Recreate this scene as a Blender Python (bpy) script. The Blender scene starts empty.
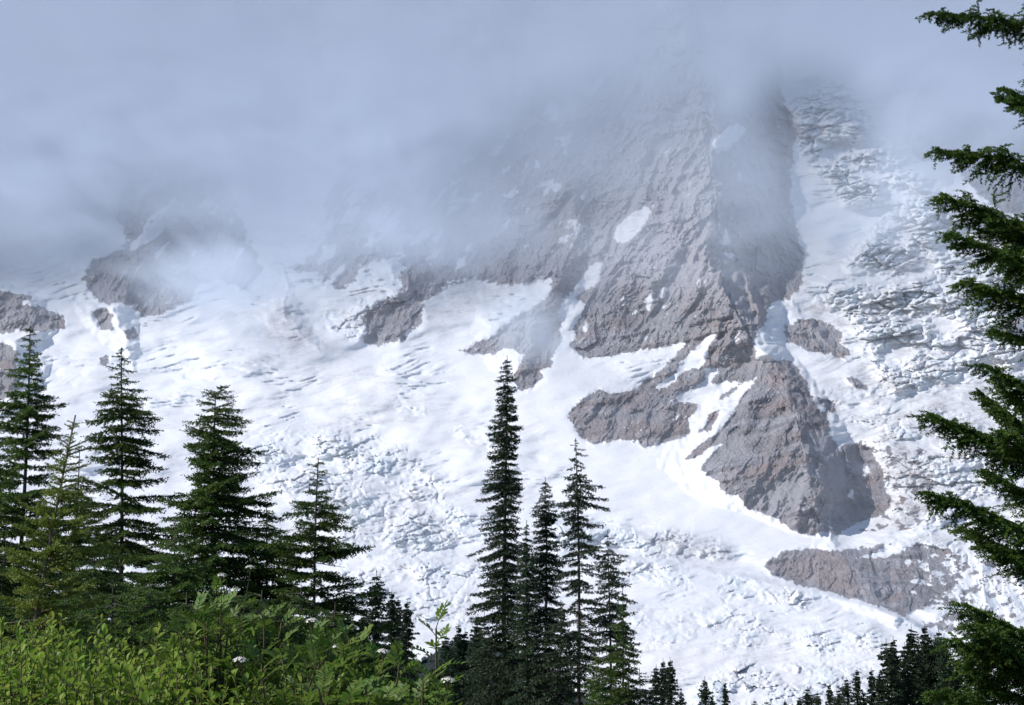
import bpy, math
import numpy as np

# ------------------------------------------------------------------ camera, world, sun, exposure
W, H = 1024, 705
F = 1530.0                                   # focal length in pixels
PITCH = math.radians(9.0)
CAM = np.array([0.0, 0.0, 1.65])
scene = bpy.context.scene
C = scene.collection

cam_data = bpy.data.cameras.new("camera")
cam_data.sensor_width = 36.0
cam_data.lens = F / W * 36.0
cam_data.clip_start = 0.1
cam_data.clip_end = 20000
cam = bpy.data.objects.new("camera", cam_data)
cam.location = CAM
cam.rotation_euler = (math.radians(90) + PITCH, 0, 0)
C.objects.link(cam)
scene.camera = cam

SUN_EL, SUN_AZ = math.radians(36), math.radians(-105)     # azimuth from +Y, negative = to the left
sdir = np.array([math.cos(SUN_EL) * math.sin(SUN_AZ), math.cos(SUN_EL) * math.cos(SUN_AZ), math.sin(SUN_EL)])
world = bpy.data.worlds.new("World")
scene.world = world
world.use_nodes = True
nt = world.node_tree
nt.nodes.clear()
sky = nt.nodes.new("ShaderNodeTexSky")
sky.sky_type = 'NISHITA'
sky.sun_disc = False
sky.sun_elevation = SUN_EL
sky.sun_rotation = SUN_AZ
sky.altitude = 1700
sky.ozone_density = 4.0
bg = nt.nodes.new("ShaderNodeBackground")
bg.inputs[1].default_value = 0.10
out = nt.nodes.new("ShaderNodeOutputWorld")
nt.links.new(sky.outputs[0], bg.inputs[0])
nt.links.new(bg.outputs[0], out.inputs[0])

sun_data = bpy.data.lights.new("sun", 'SUN')
sun_data.energy = 4.0
sun_data.angle = math.radians(0.5)
sun_data.color = (1.0, 0.97, 0.94)
sun = bpy.data.objects.new("sun", sun_data)
from mathutils import Vector
sun.rotation_euler = Vector(sdir).to_track_quat('Z', 'Y').to_euler()
sun.location = (-50, 0, 80)
C.objects.link(sun)

scene.view_settings.view_transform = 'Standard'
scene.view_settings.look = 'None'
scene.view_settings.gamma = 1
scene.view_settings.use_curve_mapping = False
scene.view_settings.exposure = 0.2
scene.render.engine = 'CYCLES'
cy = scene.cycles
cy.max_bounces = 8
cy.diffuse_bounces = 3
cy.glossy_bounces = 2
cy.transmission_bounces = 4
cy.transparent_max_bounces = 6
cy.volume_bounces = 4
cy.volume_step_rate = 1.3
cy.volume_max_steps = 256
cy.use_denoising = True


# ------------------------------------------------------------------ helpers
def ray(u, v):
    """direction through photo position, scaled so that its forward (Y) part is 1"""
    a = (np.asarray(u, float) - W / 2) / F
    b = -(np.asarray(v, float) - H / 2) / F
    y = math.cos(PITCH) - b * math.sin(PITCH)
    z = math.sin(PITCH) + b * math.cos(PITCH)
    return a / y, z / y


def at(u, v, D):
    x, z = ray(u, v)
    return CAM[0] + x * D, CAM[1] + D, CAM[2] + z * D


_rng0 = np.random.default_rng(7)
PERM = np.tile(_rng0.permutation(256), 3)
_ang = _rng0.uniform(0, 2 * np.pi, 256)
GX, GY = np.cos(_ang).astype(np.float32), np.sin(_ang).astype(np.float32)


def perlin(x, y, seed=0):
    x = np.asarray(x, np.float32) + seed * 17.37
    y = np.asarray(y, np.float32) + seed * 9.71
    xi, yi = np.floor(x).astype(np.int32), np.floor(y).astype(np.int32)
    fx, fy = x - xi, y - yi
    ux, uy = fx * fx * fx * (fx * (fx * 6 - 15) + 10), fy * fy * fy * (fy * (fy * 6 - 15) + 10)
    xi &= 255
    yi &= 255

    def g(ix, iy, dx, dy):
        h = PERM[PERM[ix] + iy]
        return GX[h] * dx + GY[h] * dy
    a = g(xi, yi, fx, fy)
    b = g(xi + 1, yi, fx - 1, fy)
    c = g(xi, yi + 1, fx, fy - 1)
    d = g(xi + 1, yi + 1, fx - 1, fy - 1)
    return (a + (b - a) * ux + (c - a) * uy + (a - b - c + d) * ux * uy) * 1.5


def fbm(x, y, octaves=4, gain=0.5, seed=0, ridged=False):
    s, amp, tot = 0, 1.0, 0
    for i in range(octaves):
        n = perlin(x * 2 ** i, y * 2 ** i, seed + i * 3)
        if ridged:
            n = 1 - 2 * np.abs(n)
        s = s + n * amp
        tot += amp
        amp *= gain
    return s / tot


def worley(x, y, seed=0):
    """cell noise: distance gap between the two nearest centres, and two random values of the nearest cell"""
    x = np.asarray(x, np.float32)
    y = np.asarray(y, np.float32)
    xi, yi = np.floor(x).astype(np.int32), np.floor(y).astype(np.int32)
    f1 = np.full(x.shape, 9, np.float32)
    f2 = np.full(x.shape, 9, np.float32)
    a, b, dx_, dy_ = (np.zeros(x.shape, np.float32) for _ in range(4))
    for j in (-1, 0, 1):
        for i in (-1, 0, 1):
            h = PERM[PERM[(xi + i) & 255] + ((yi + j + seed) & 255)]
            h2 = PERM[h + 17]
            px_, py_ = xi + i + h / 256.0 - x, yi + j + h2 / 256.0 - y
            d = np.sqrt(px_ * px_ + py_ * py_)
            near = d < f1
            f2 = np.where(near, f1, np.minimum(f2, d))
            h3 = PERM[h2 + 91]
            a = np.where(near, h3 / 256.0, a)
            b = np.where(near, PERM[h3 + 33] / 256.0, b)
            dx_ = np.where(near, px_, dx_)
            dy_ = np.where(near, py_, dy_)
            f1 = np.where(near, d, f1)
    return f2 - f1, a, b, dx_, dy_


def sstep(a, b, x):
    t = np.clip((x - a) / (b - a), 0, 1)
    return t * t * (3 - 2 * t)


def tag(o, label=None, cat=None, group=None, kind=None):
    if label:
        o["label"] = label
    if cat:
        o["category"] = cat
    if group:
        o["group"] = group
    if kind:
        o["kind"] = kind
    return o


def mesh_np(name, verts, faces, mat, smooth=False, attrs=None):
    verts = np.asarray(verts, np.float32).reshape(-1, 3)
    faces = np.asarray(faces, np.int32)
    k = faces.shape[1]
    me = bpy.data.meshes.new(name)
    me.vertices.add(len(verts))
    me.vertices.foreach_set("co", verts.ravel())
    me.loops.add(faces.size)
    me.loops.foreach_set("vertex_index", faces.ravel())
    me.polygons.add(len(faces))
    me.polygons.foreach_set("loop_start", np.arange(len(faces), dtype=np.int32) * k)
    me.polygons.foreach_set("use_smooth", np.full(len(faces), smooth, dtype=bool))
    for an, av in (attrs or {}).items():
        at_ = me.attributes.new(an, 'FLOAT', 'POINT')
        at_.data.foreach_set("value", np.asarray(av, np.float32).ravel())
    me.update(calc_edges=True)
    me.materials.append(mat)
    return me


def obj(name, me, parent=None):
    o = bpy.data.objects.new(name, me)
    C.objects.link(o)
    if parent:
        o.parent = parent
    return o


def empty(name, loc, rz=0, sc=1):
    o = bpy.data.objects.new(name, None)
    o.empty_display_size = 0.3
    o.location = loc
    o.rotation_euler = (0, 0, rz)
    o.scale = (sc, sc, sc)
    C.objects.link(o)
    return o


def unit(a):
    return a / (np.linalg.norm(a, axis=-1, keepdims=True) + 1e-9)


class N:
    """tiny wrapper for building node expressions"""
    def __init__(self, tree):
        self.t = tree

    def new(self, typ, **kw):
        n = self.t.nodes.new(typ)
        for k, v in kw.items():
            setattr(n, k, v)
        return n

    def link(self, a, b):
        self.t.links.new(a, b)

    def m(self, op, a, b=None, c=None, clamp=False):
        n = self.new("ShaderNodeMath", operation=op)
        n.use_clamp = clamp
        for i, x in enumerate((a, b, c)):
            if x is None:
                continue
            if isinstance(x, (int, float)):
                n.inputs[i].default_value = x
            else:
                self.link(x, n.inputs[i])
        return n.outputs[0]

    def mix(self, f, a, b):
        n = self.new("ShaderNodeMix", data_type='RGBA')
        for s, x in ((0, f), (6, a), (7, b)):
            if isinstance(x, (int, float)):
                n.inputs[s].default_value = x
            elif isinstance(x, tuple):
                n.inputs[s].default_value = x + (1,)
            else:
                self.link(x, n.inputs[s])
        return n.outputs[2]

    def attr(self, name):
        return self.new("ShaderNodeAttribute", attribute_name=name).outputs["Fac"]

    def noise(self, vec, scale, detail=4, rough=0.55):
        n = self.new("ShaderNodeTexNoise")
        n.inputs["Scale"].default_value = scale
        n.inputs["Detail"].default_value = detail
        n.inputs["Roughness"].default_value = rough
        if vec is not None:
            self.link(vec, n.inputs["Vector"])
        return n.outputs["Fac"]

    def sm(self, x, a, b):
        n = self.new("ShaderNodeMapRange", interpolation_type='SMOOTHSTEP')
        n.inputs[1].default_value = a
        n.inputs[2].default_value = b
        self.link(x, n.inputs[0])
        return n.outputs[0]


def material(name):
    m = bpy.data.materials.new(name)
    m.use_nodes = True
    m.node_tree.nodes.clear()
    n = N(m.node_tree)
    o = n.new("ShaderNodeOutputMaterial")
    return m, n, o


# ------------------------------------------------------------------ materials
def mat_mountain():
    m, n, o = material("rock_snow_and_ice")
    geo = n.new("ShaderNodeNewGeometry").outputs["Position"]
    rock, dirt_shade, ice, red, wood = (n.attr(k) for k in ("rock", "dirt_shade", "ice", "red", "wood"))
    n1 = n.noise(geo, 0.03, 6, 0.6)
    n2 = n.noise(geo, 0.13, 6, 0.7)
    n3 = n.noise(geo, 0.008, 3, 0.5)
    rc = n.mix(n.sm(n1, .35, .65), (.235, .228, .252), (.42, .405, .435))
    rc = n.mix(n.m('MULTIPLY', n.sm(n3, .42, .6), .4), rc, (.245, .205, .19))
    rc = n.mix(n.m('MULTIPLY', red, .85), rc, (.30, .215, .19))
    rc = n.mix(n.m('MULTIPLY', n.sm(n2, .48, .66), .7), rc, (.115, .11, .115))
    rc = n.mix(n.m('MULTIPLY', n.attr('talus'), .6), rc, (.34, .33, .35))
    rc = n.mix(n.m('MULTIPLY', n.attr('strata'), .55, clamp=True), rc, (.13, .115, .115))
    rc = n.mix(n.m('MULTIPLY', n.attr('pale'), .75), rc, (.52, .49, .50))  # brightness of the sunlit, misty upper rock put into its colour
    rc = n.mix(wood, rc, (.035, .05, .045))
    sc = n.mix(n.m('MULTIPLY', n.sm(n1, .45, .7), .22), (.85, .85, .86), (.74, .735, .75))
    sc = n.mix(n.m('MULTIPLY', n.sm(n2, .45, .72), .2), sc, (.62, .605, .61))
    sc = n.mix(ice, sc, (.66, .80, .88))
    dn = n.m('MULTIPLY', dirt_shade, n.m('ADD', n.m('MULTIPLY', n.sm(n2, .3, .65), .75), .25), clamp=True)
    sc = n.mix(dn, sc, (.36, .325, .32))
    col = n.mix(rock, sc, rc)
    b = n.new("ShaderNodeBsdfPrincipled")
    n.link(col, b.inputs["Base Color"])
    b.inputs["Roughness"].default_value = .85
    b.inputs["Specular IOR Level"].default_value = .15
    bump = n.new("ShaderNodeBump")
    bump.inputs["Distance"].default_value = 7
    n.link(n.m('MULTIPLY', n.m('ADD', n.m('MULTIPLY', rock, .8), .18), 1.0), bump.inputs["Strength"])
    n.link(n2, bump.inputs["Height"])
    n.link(bump.outputs[0], b.inputs["Normal"])
    n.link(b.outputs[0], o.inputs[0])
    return m


def mat_ground():
    m, n, o = material("meadow_soil")
    geo = n.new("ShaderNodeNewGeometry").outputs["Position"]
    a = n.noise(geo, 1.5, 6, .6)
    b_ = n.noise(geo, .12, 4, .5)
    col = n.mix(n.sm(a, .4, .62), (.045, .05, .02), (.07, .085, .03))
    col = n.mix(n.m('MULTIPLY', n.sm(b_, .5, .65), .6), col, (.085, .06, .04))
    b = n.new("ShaderNodeBsdfPrincipled")
    n.link(col, b.inputs["Base Color"])
    b.inputs["Roughness"].default_value = .95
    bump = n.new("ShaderNodeBump")
    bump.inputs["Distance"].default_value = .06
    n.link(a, bump.inputs["Height"])
    n.link(bump.outputs[0], b.inputs["Normal"])
    n.link(b.outputs[0], o.inputs[0])
    return m


def mat_leaf(name, c1, c2, c3, transl=.3, rough=.5, spec=.3, scale=3.0):
    """foliage: three greens spread by noise in the plant and by plant"""
    m, n, o = material(name)
    tc = n.new("ShaderNodeTexCoord").outputs["Object"]
    rnd = n.new("ShaderNodeObjectInfo").outputs["Random"]
    va = n.attr("tint")
    x = n.noise(tc, scale, 3, .6)
    col = n.mix(n.sm(x, .38, .62), c1, c2)
    col = n.mix(n.m('MULTIPLY', va, 1.0), col, c3)
    hsv = n.new("ShaderNodeHueSaturation")
    n.link(n.m('ADD', n.m('MULTIPLY', rnd, .45), .78), hsv.inputs["Value"])
    n.link(col, hsv.inputs["Color"])
    b = n.new("ShaderNodeBsdfPrincipled")
    n.link(hsv.outputs[0], b.inputs["Base Color"])
    b.inputs["Roughness"].default_value = rough
    b.inputs["Specular IOR Level"].default_value = spec
    t = n.new("ShaderNodeBsdfTranslucent")
    n.link(hsv.outputs[0], t.inputs["Color"])
    mx = n.new("ShaderNodeMixShader")
    mx.inputs[0].default_value = transl
    n.link(b.outputs[0], mx.inputs[1])
    n.link(t.outputs[0], mx.inputs[2])
    n.link(mx.outputs[0], o.inputs[0])
    return m


def mat_plain(name, c1, c2, rough=.8, scale=8.0, bump_d=0.0):
    m, n, o = material(name)
    tc = n.new("ShaderNodeTexCoord").outputs["Object"]
    x = n.noise(tc, scale, 5, .6)
    b = n.new("ShaderNodeBsdfPrincipled")
    n.link(n.mix(n.sm(x, .35, .65), c1, c2), b.inputs["Base Color"])
    b.inputs["Roughness"].default_value = rough
    b.inputs["Specular IOR Level"].default_value = .2
    if bump_d:
        bump = n.new("ShaderNodeBump")
        bump.inputs["Distance"].default_value = bump_d
        n.link(x, bump.inputs["Height"])
        n.link(bump.outputs[0], b.inputs["Normal"])
    n.link(b.outputs[0], o.inputs[0])
    return m


M_MTN = mat_mountain()
M_GROUND = mat_ground()
M_FIR = mat_leaf("fir_needles", (.05, .10, .022), (.10, .17, .034), (.18, .23, .05), .38, scale=1.2)
M_FIRB = mat_leaf("bluish_fir_needles", (.028, .05, .026), (.045, .078, .036), (.08, .11, .04), .22, scale=.8)
M_SAPL = mat_leaf("yellow_green_needles", (.13, .18, .032), (.19, .23, .045), (.27, .29, .08), .42, scale=1.5)
M_HEM = mat_leaf("hemlock_needles", (.045, .10, .018), (.085, .16, .028), (.19, .25, .05), .38, scale=2.0)
M_BARK = mat_plain("bark", (.06, .05, .042), (.13, .11, .095), .9, 9, .02)
M_PALEBARK = mat_plain("pale_bark", (.16, .13, .10), (.26, .21, .16), .9, 9, .01)
M_STEM = mat_plain("shrub_stem", (.07, .06, .03), (.13, .11, .06), .8, 30)
M_LEAFA = mat_leaf("oval_shrub_leaves", (.15, .275, .034), (.23, .365, .048), (.36, .41, .075), .46, .5, .3, 4)
M_LEAFB = mat_leaf("ash_leaflets", (.09, .18, .03), (.14, .24, .038), (.24, .30, .06), .45, .5, .3, 4)
M_FLOWER = mat_plain("white_petals", (.75, .72, .62), (.85, .83, .78), .7, 40)


# ------------------------------------------------------------------ the mountain, traced region by region
ROCKS_AND_SNOW = [   # (is rock, outline in photo positions), later ones overwrite earlier ones
    (1, [(400, -300), (405, 60), (412, 250), (425, 285), (440, 286), (478, 279), (500, 284), (520, 284), (553, 275), (556, 300), (552, 340),
         (570, 352), (585, 359), (612, 356), (640, 351), (668, 347), (690, 340), (716, 340), (753, 338), (766, 320), (770, 302), (790, 298),
         (802, 285), (804, 255), (795, 225), (790, 200), (792, 160), (797, 132), (790, 115), (782, 90), (780, 60), (775, -300)]),
    (1, [(568, 420), (573, 408), (585, 398), (600, 389), (611, 385), (608, 394), (622, 392), (631, 391), (645, 380), (660, 370), (672, 358),
         (686, 343), (700, 332), (720, 320), (745, 320), (753, 337), (757, 358), (770, 360), (786, 360), (798, 368), (807, 385), (812, 400),
         (826, 412), (829, 428), (838, 450), (840, 472), (834, 497), (836, 515), (828, 531), (808, 535), (795, 530), (780, 522), (770, 516),
         (752, 509), (743, 504), (741, 497), (727, 494), (722, 488), (718, 483), (716, 478), (706, 476), (700, 466), (683, 459), (668, 452),
         (646, 449), (640, 441), (632, 441), (610, 441), (593, 446), (583, 440), (578, 432), (573, 424)]),
    (0, [(716, 334), (709, 346), (707, 356), (697, 367), (679, 374), (673, 382), (665, 386), (658, 390), (656, 386), (667, 379), (677, 372),
         (679, 365), (695, 349), (709, 336)]),
    (0, [(585, 359), (612, 356), (640, 351), (668, 347), (676, 344), (686, 343), (672, 358), (660, 370), (645, 380), (631, 391), (622, 392),
         (608, 394), (600, 389), (560, 400), (540, 370)]),
    (0, [(704, 368), (717, 368), (718, 373), (710, 381), (713, 384), (739, 381), (735, 386), (721, 395), (718, 400), (725, 400), (742, 384),
         (757, 377), (751, 384), (741, 397), (737, 405), (731, 415), (719, 431), (707, 439), (697, 447), (683, 459), (668, 453), (646, 449),
         (664, 443), (679, 439), (691, 433), (690, 431), (689, 418), (697, 411), (699, 403), (680, 402), (675, 397), (700, 385), (706, 380)]),
    (1, [(721, 409), (715, 421), (711, 431), (697, 432), (707, 424), (709, 413)]),
    (0, [(723, 444), (710, 455), (700, 468), (683, 462), (698, 457), (712, 447)]),
    (1, [(458, 351), (475, 345), (490, 338), (500, 330), (513, 322), (515, 316), (530, 309), (545, 300), (551, 290), (553, 275), (565, 270),
         (578, 278), (573, 290), (563, 301), (558, 314), (561, 325), (560, 331), (563, 341), (553, 355), (552, 370), (535, 385), (523, 390),
         (512, 382), (516, 370), (524, 354), (507, 349), (492, 354), (475, 355)]),
    (0, [(603, 263), (594, 263), (583, 273), (582, 278), (573, 290), (563, 301), (558, 314), (561, 325), (560, 331), (563, 341), (553, 355),
         (555, 372), (570, 365), (583, 358), (573, 349), (567, 347), (575, 339), (573, 329), (581, 313), (584, 304), (575, 298), (600, 280)]),
    (1, [(443, 290), (421, 304), (422, 322), (407, 332), (409, 338), (399, 341), (379, 347), (362, 342), (366, 327), (359, 317), (371, 309),
         (385, 299), (400, 293), (402, 275), (403, 258), (420, 240), (445, 270)]),
    (1, [(322, 282), (330, 275), (345, 272), (365, 262), (374, 258), (366, 272), (350, 285), (338, 290)]),
    (1, [(250, -300), (420, -300), (415, 250), (403, 254), (374, 262), (360, 275), (345, 272), (320, 275), (296, 272), (312, 250), (330, 222), (322, 205), (338, 180), (326, 160), (340, 140), (320, 90), (280, 40)]),
    (0, [(250, 245), (262, 243), (280, 262), (285, 250), (320, 222), (327, 222), (300, 260), (286, 272), (275, 270)]),
    (1, [(115, 200), (126, 182), (150, 172), (185, 178), (222, 176), (236, 205), (250, 232), (262, 268), (245, 292), (222, 280), (200, 284), (190, 300), (150, 318), (142, 316),
         (125, 303), (108, 305), (95, 298), (86, 288), (84, 278), (92, 262), (122, 250), (128, 238), (118, 225)]),
    (1, [(-300, 286), (0, 290), (15, 293), (35, 296), (20, 305), (45, 308), (60, 315), (66, 322), (62, 328), (0, 333), (-300, 335)]),
    (1, [(-300, 340), (0, 343), (10, 345), (20, 352), (18, 365), (19, 390), (10, 396), (0, 400), (-300, 420)]),
    (1, [(93, 312), (104, 306), (113, 318), (116, 330), (106, 333), (98, 326)]), (1, [(124, 330), (134, 326), (138, 337), (128, 341)]),
    (1, [(97, 356), (107, 352), (110, 362), (101, 366)]),
    # snow patches high on the rock
    (0, [(614, 238), (618, 226), (632, 214), (644, 207), (652, 212), (644, 226), (632, 238), (620, 244)]),
    (0, [(712, 143), (725, 130), (737, 123), (747, 130), (738, 140), (726, 150), (716, 153)]),
    (0, [(736, 178), (739, 171), (742, 174), (740, 183)]), (0, [(486, 157), (497, 147), (506, 145), (495, 155)]),
    (0, [(646, 309), (646, 298), (651, 293), (653, 299), (649, 310)]), (0, [(660, 300), (663, 287), (666, 288), (664, 298)]),
    (0, [(722, 246), (726, 228), (731, 244)]), (0, [(724, 252), (734, 254), (733, 259), (727, 257)]),
    (0, [(634, 312), (638, 308), (638, 312), (632, 315)]), (0, [(583, 330), (586, 320), (588, 326), (585, 334)]),
    (0, [(585, 95), (600, 75), (604, 78), (592, 96)]), (0, [(547, 112), (552, 104), (555, 106), (551, 116)]),
    # the right hand side
    (1, [(785, 325), (800, 318), (820, 320), (835, 327), (842, 335), (838, 340), (853, 355), (845, 358), (820, 352), (806, 350), (795, 342),
         (784, 336)]),
    (1, [(842, 445), (860, 445), (872, 448), (876, 460), (884, 472), (885, 490), (893, 503), (880, 515), (860, 522), (845, 532), (828, 536),
         (836, 515), (834, 497), (840, 472), (838, 455)]),
    (0, [(862, 470), (868, 466), (870, 472), (864, 476)]), (0, [(848, 496), (852, 490), (854, 500)]),
    (1, [(842, 377), (852, 377), (871, 388), (868, 392), (855, 388)]), (1, [(812, 396), (826, 398), (836, 408), (830, 412)]),
    (1, [(761, 568), (770, 559), (788, 552), (806, 548), (832, 549), (840, 551), (859, 548), (880, 544), (919, 543), (948, 549), (1006, 567),
         (1400, 600), (1400, 640), (1024, 620), (974, 640), (960, 634), (927, 626), (903, 617), (895, 612), (859, 600), (819, 590), (780, 578)]),
    (0, [(856, 558), (872, 554), (890, 545), (916, 542), (906, 549), (885, 557)]),
    (0, [(906, 614), (916, 611), (937, 608), (945, 612), (937, 622), (911, 625)]),
    (0, [(987, 582), (1004, 570), (1003, 577)]), (0, [(960, 574), (972, 567), (976, 569), (965, 577)]),
    (1, [(945, 148), (955, 165), (965, 180), (980, 197), (1010, 215), (1400, 240), (1400, -300), (912, -300), (915, 90), (905, 140), (920, 165)]),
]
FOREST = [(300, 690), (410, 662), (435, 652), (452, 641), (480, 638), (510, 648), (545, 668), (600, 705), (600, 800), (300, 800)]
SERACS = [   # (strength, outline)
    (.72, [(290, 432), (350, 425), (400, 445), (430, 470), (470, 515), (482, 545), (440, 556), (350, 556), (330, 520), (250, 475), (240, 445)]),
    (.8, [(330, 562), (400, 558), (490, 562), (520, 590), (500, 630), (440, 625), (340, 610)]),
    (.9, [(560, 520), (620, 522), (680, 535), (715, 540), (735, 560), (690, 563), (620, 556), (550, 550)]),
    (.9, [(620, 558), (700, 566), (760, 578), (820, 592), (850, 603), (800, 606), (740, 598), (680, 590), (630, 580)]),
    (.8, [(798, 632), (830, 620), (870, 625), (890, 640), (860, 652), (812, 657)]),
    (.9, [(700, 680), (735, 665), (800, 662), (870, 668), (890, 720), (690, 720)]),
    (.5, [(620, 615), (700, 600), (760, 610), (800, 640), (740, 650), (640, 645)]),
    (.9, [(786, 80), (850, 80), (900, 150), (915, 180), (860, 215), (800, 150)]),
    (.8, [(905, 175), (975, 200), (1300, 250), (1300, 330), (1000, 300), (880, 280), (840, 265), (880, 225)]),
    (1.0, [(800, 290), (860, 285), (960, 285), (1300, 320), (1300, 420), (960, 375), (905, 400), (860, 350), (850, 320)]),
    (.45, [(850, 385), (930, 390), (1300, 420), (1300, 540), (930, 535), (880, 505), (885, 440), (840, 420), (815, 395)]),
    (.9, [(880, 430), (930, 445), (1000, 450), (1000, 520), (930, 530), (890, 505), (884, 470)]),
    (.8, [(362, 300), (420, 300), (425, 325), (360, 340), (320, 330), (312, 318), (340, 310)]),
    (.7, [(395, 388), (425, 392), (428, 412), (400, 414)]), (.7, [(450, 428), (492, 432), (498, 452), (470, 450)]),
    (.6, [(880, 545), (950, 540), (1010, 560), (1300, 590), (1300, 640), (960, 630), (920, 600)]),
]
DIRT = [
    (.75, [(275, 307), (300, 305), (307, 330), (330, 342), (345, 348), (285, 347), (262, 340), (268, 319)]),
    (.5, [(875, 430), (905, 435), (930, 460), (935, 500), (920, 528), (860, 532), (893, 505), (885, 470)]),
    (.7, [(640, 530), (690, 534), (720, 540), (738, 565), (690, 562), (650, 552)]),
    (.35, [(870, 300), (910, 298), (915, 330), (930, 355), (900, 362), (880, 340)]),
    (.45, [(440, 282), (480, 280), (476, 300), (450, 325), (425, 328), (422, 305)]),
    (.35, [(480, 283), (545, 280), (490, 305), (455, 322)]),
    (.18, [(240, 350), (360, 345), (420, 375), (330, 390), (240, 380)]),
    (.25, [(340, 400), (420, 395), (400, 425), (340, 430)]),
    (.22, [(870, 370), (1000, 380), (1000, 440), (900, 425)]),
    (.3, [(320, 470), (400, 480), (470, 540), (400, 552), (345, 540)]),
]


def inside(poly, u, v):
    p = np.asarray(poly, float)
    res = np.zeros(u.shape, bool)
    sel = (u >= p[:, 0].min()) & (u <= p[:, 0].max()) & (v >= p[:, 1].min()) & (v <= p[:, 1].max())
    if not sel.any():
        return res
    x, y = u[sel], v[sel]
    r = np.zeros(x.shape, bool)
    for i in range(len(p)):
        x1, y1 = p[i]
        x2, y2 = p[i - 1]
        if y1 == y2:
            continue
        c = ((y1 > y) != (y2 > y)) & (x < (x2 - x1) * (y - y1) / (y2 - y1) + x1)
        r ^= c
    res[sel] = r
    return res


def blur(a, r):
    """box blur, twice, along both axes"""
    for _ in range(2):
        for ax in (0, 1):
            k = 2 * r + 1
            pad = [(0, 0), (0, 0)]
            pad[ax] = (r + 1, r)
            c = np.cumsum(np.pad(a, pad, mode='edge'), axis=ax, dtype=np.float64)
            a = (c[k:] - c[:-k]) / k if ax == 0 else (c[:, k:] - c[:, :-k]) / k
    return a.astype(np.float32)


def ridge(u, v, pts, hs, left, right, mpp):
    """relief of a rib whose crest runs down the face: height in metres at the crest, falling off to both sides"""
    p = np.asarray(pts, float)
    uc = np.interp(v, p[:, 1], p[:, 0])
    h = np.interp(v, p[:, 1], hs)
    d = (u - uc) * mpp
    fade = sstep(p[0, 1] - 25, p[0, 1], v) * (1 - sstep(p[-1, 1], p[-1, 1] + 25, v))
    return np.maximum(h * fade - np.where(d < 0, -d * left, d * right), 0)


DV = np.array([-320, -80, 100, 250, 350, 450, 560, 620, 705, 790])
DD = np.array([5600, 4850, 4200, 3650, 3150, 2620, 2150, 1820, 1430, 900])


def base_depth(v):
    return (np.interp(v - 12, DV, DD) + np.interp(v, DV, DD) * 2 + np.interp(v + 12, DV, DD)) / 4


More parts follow.
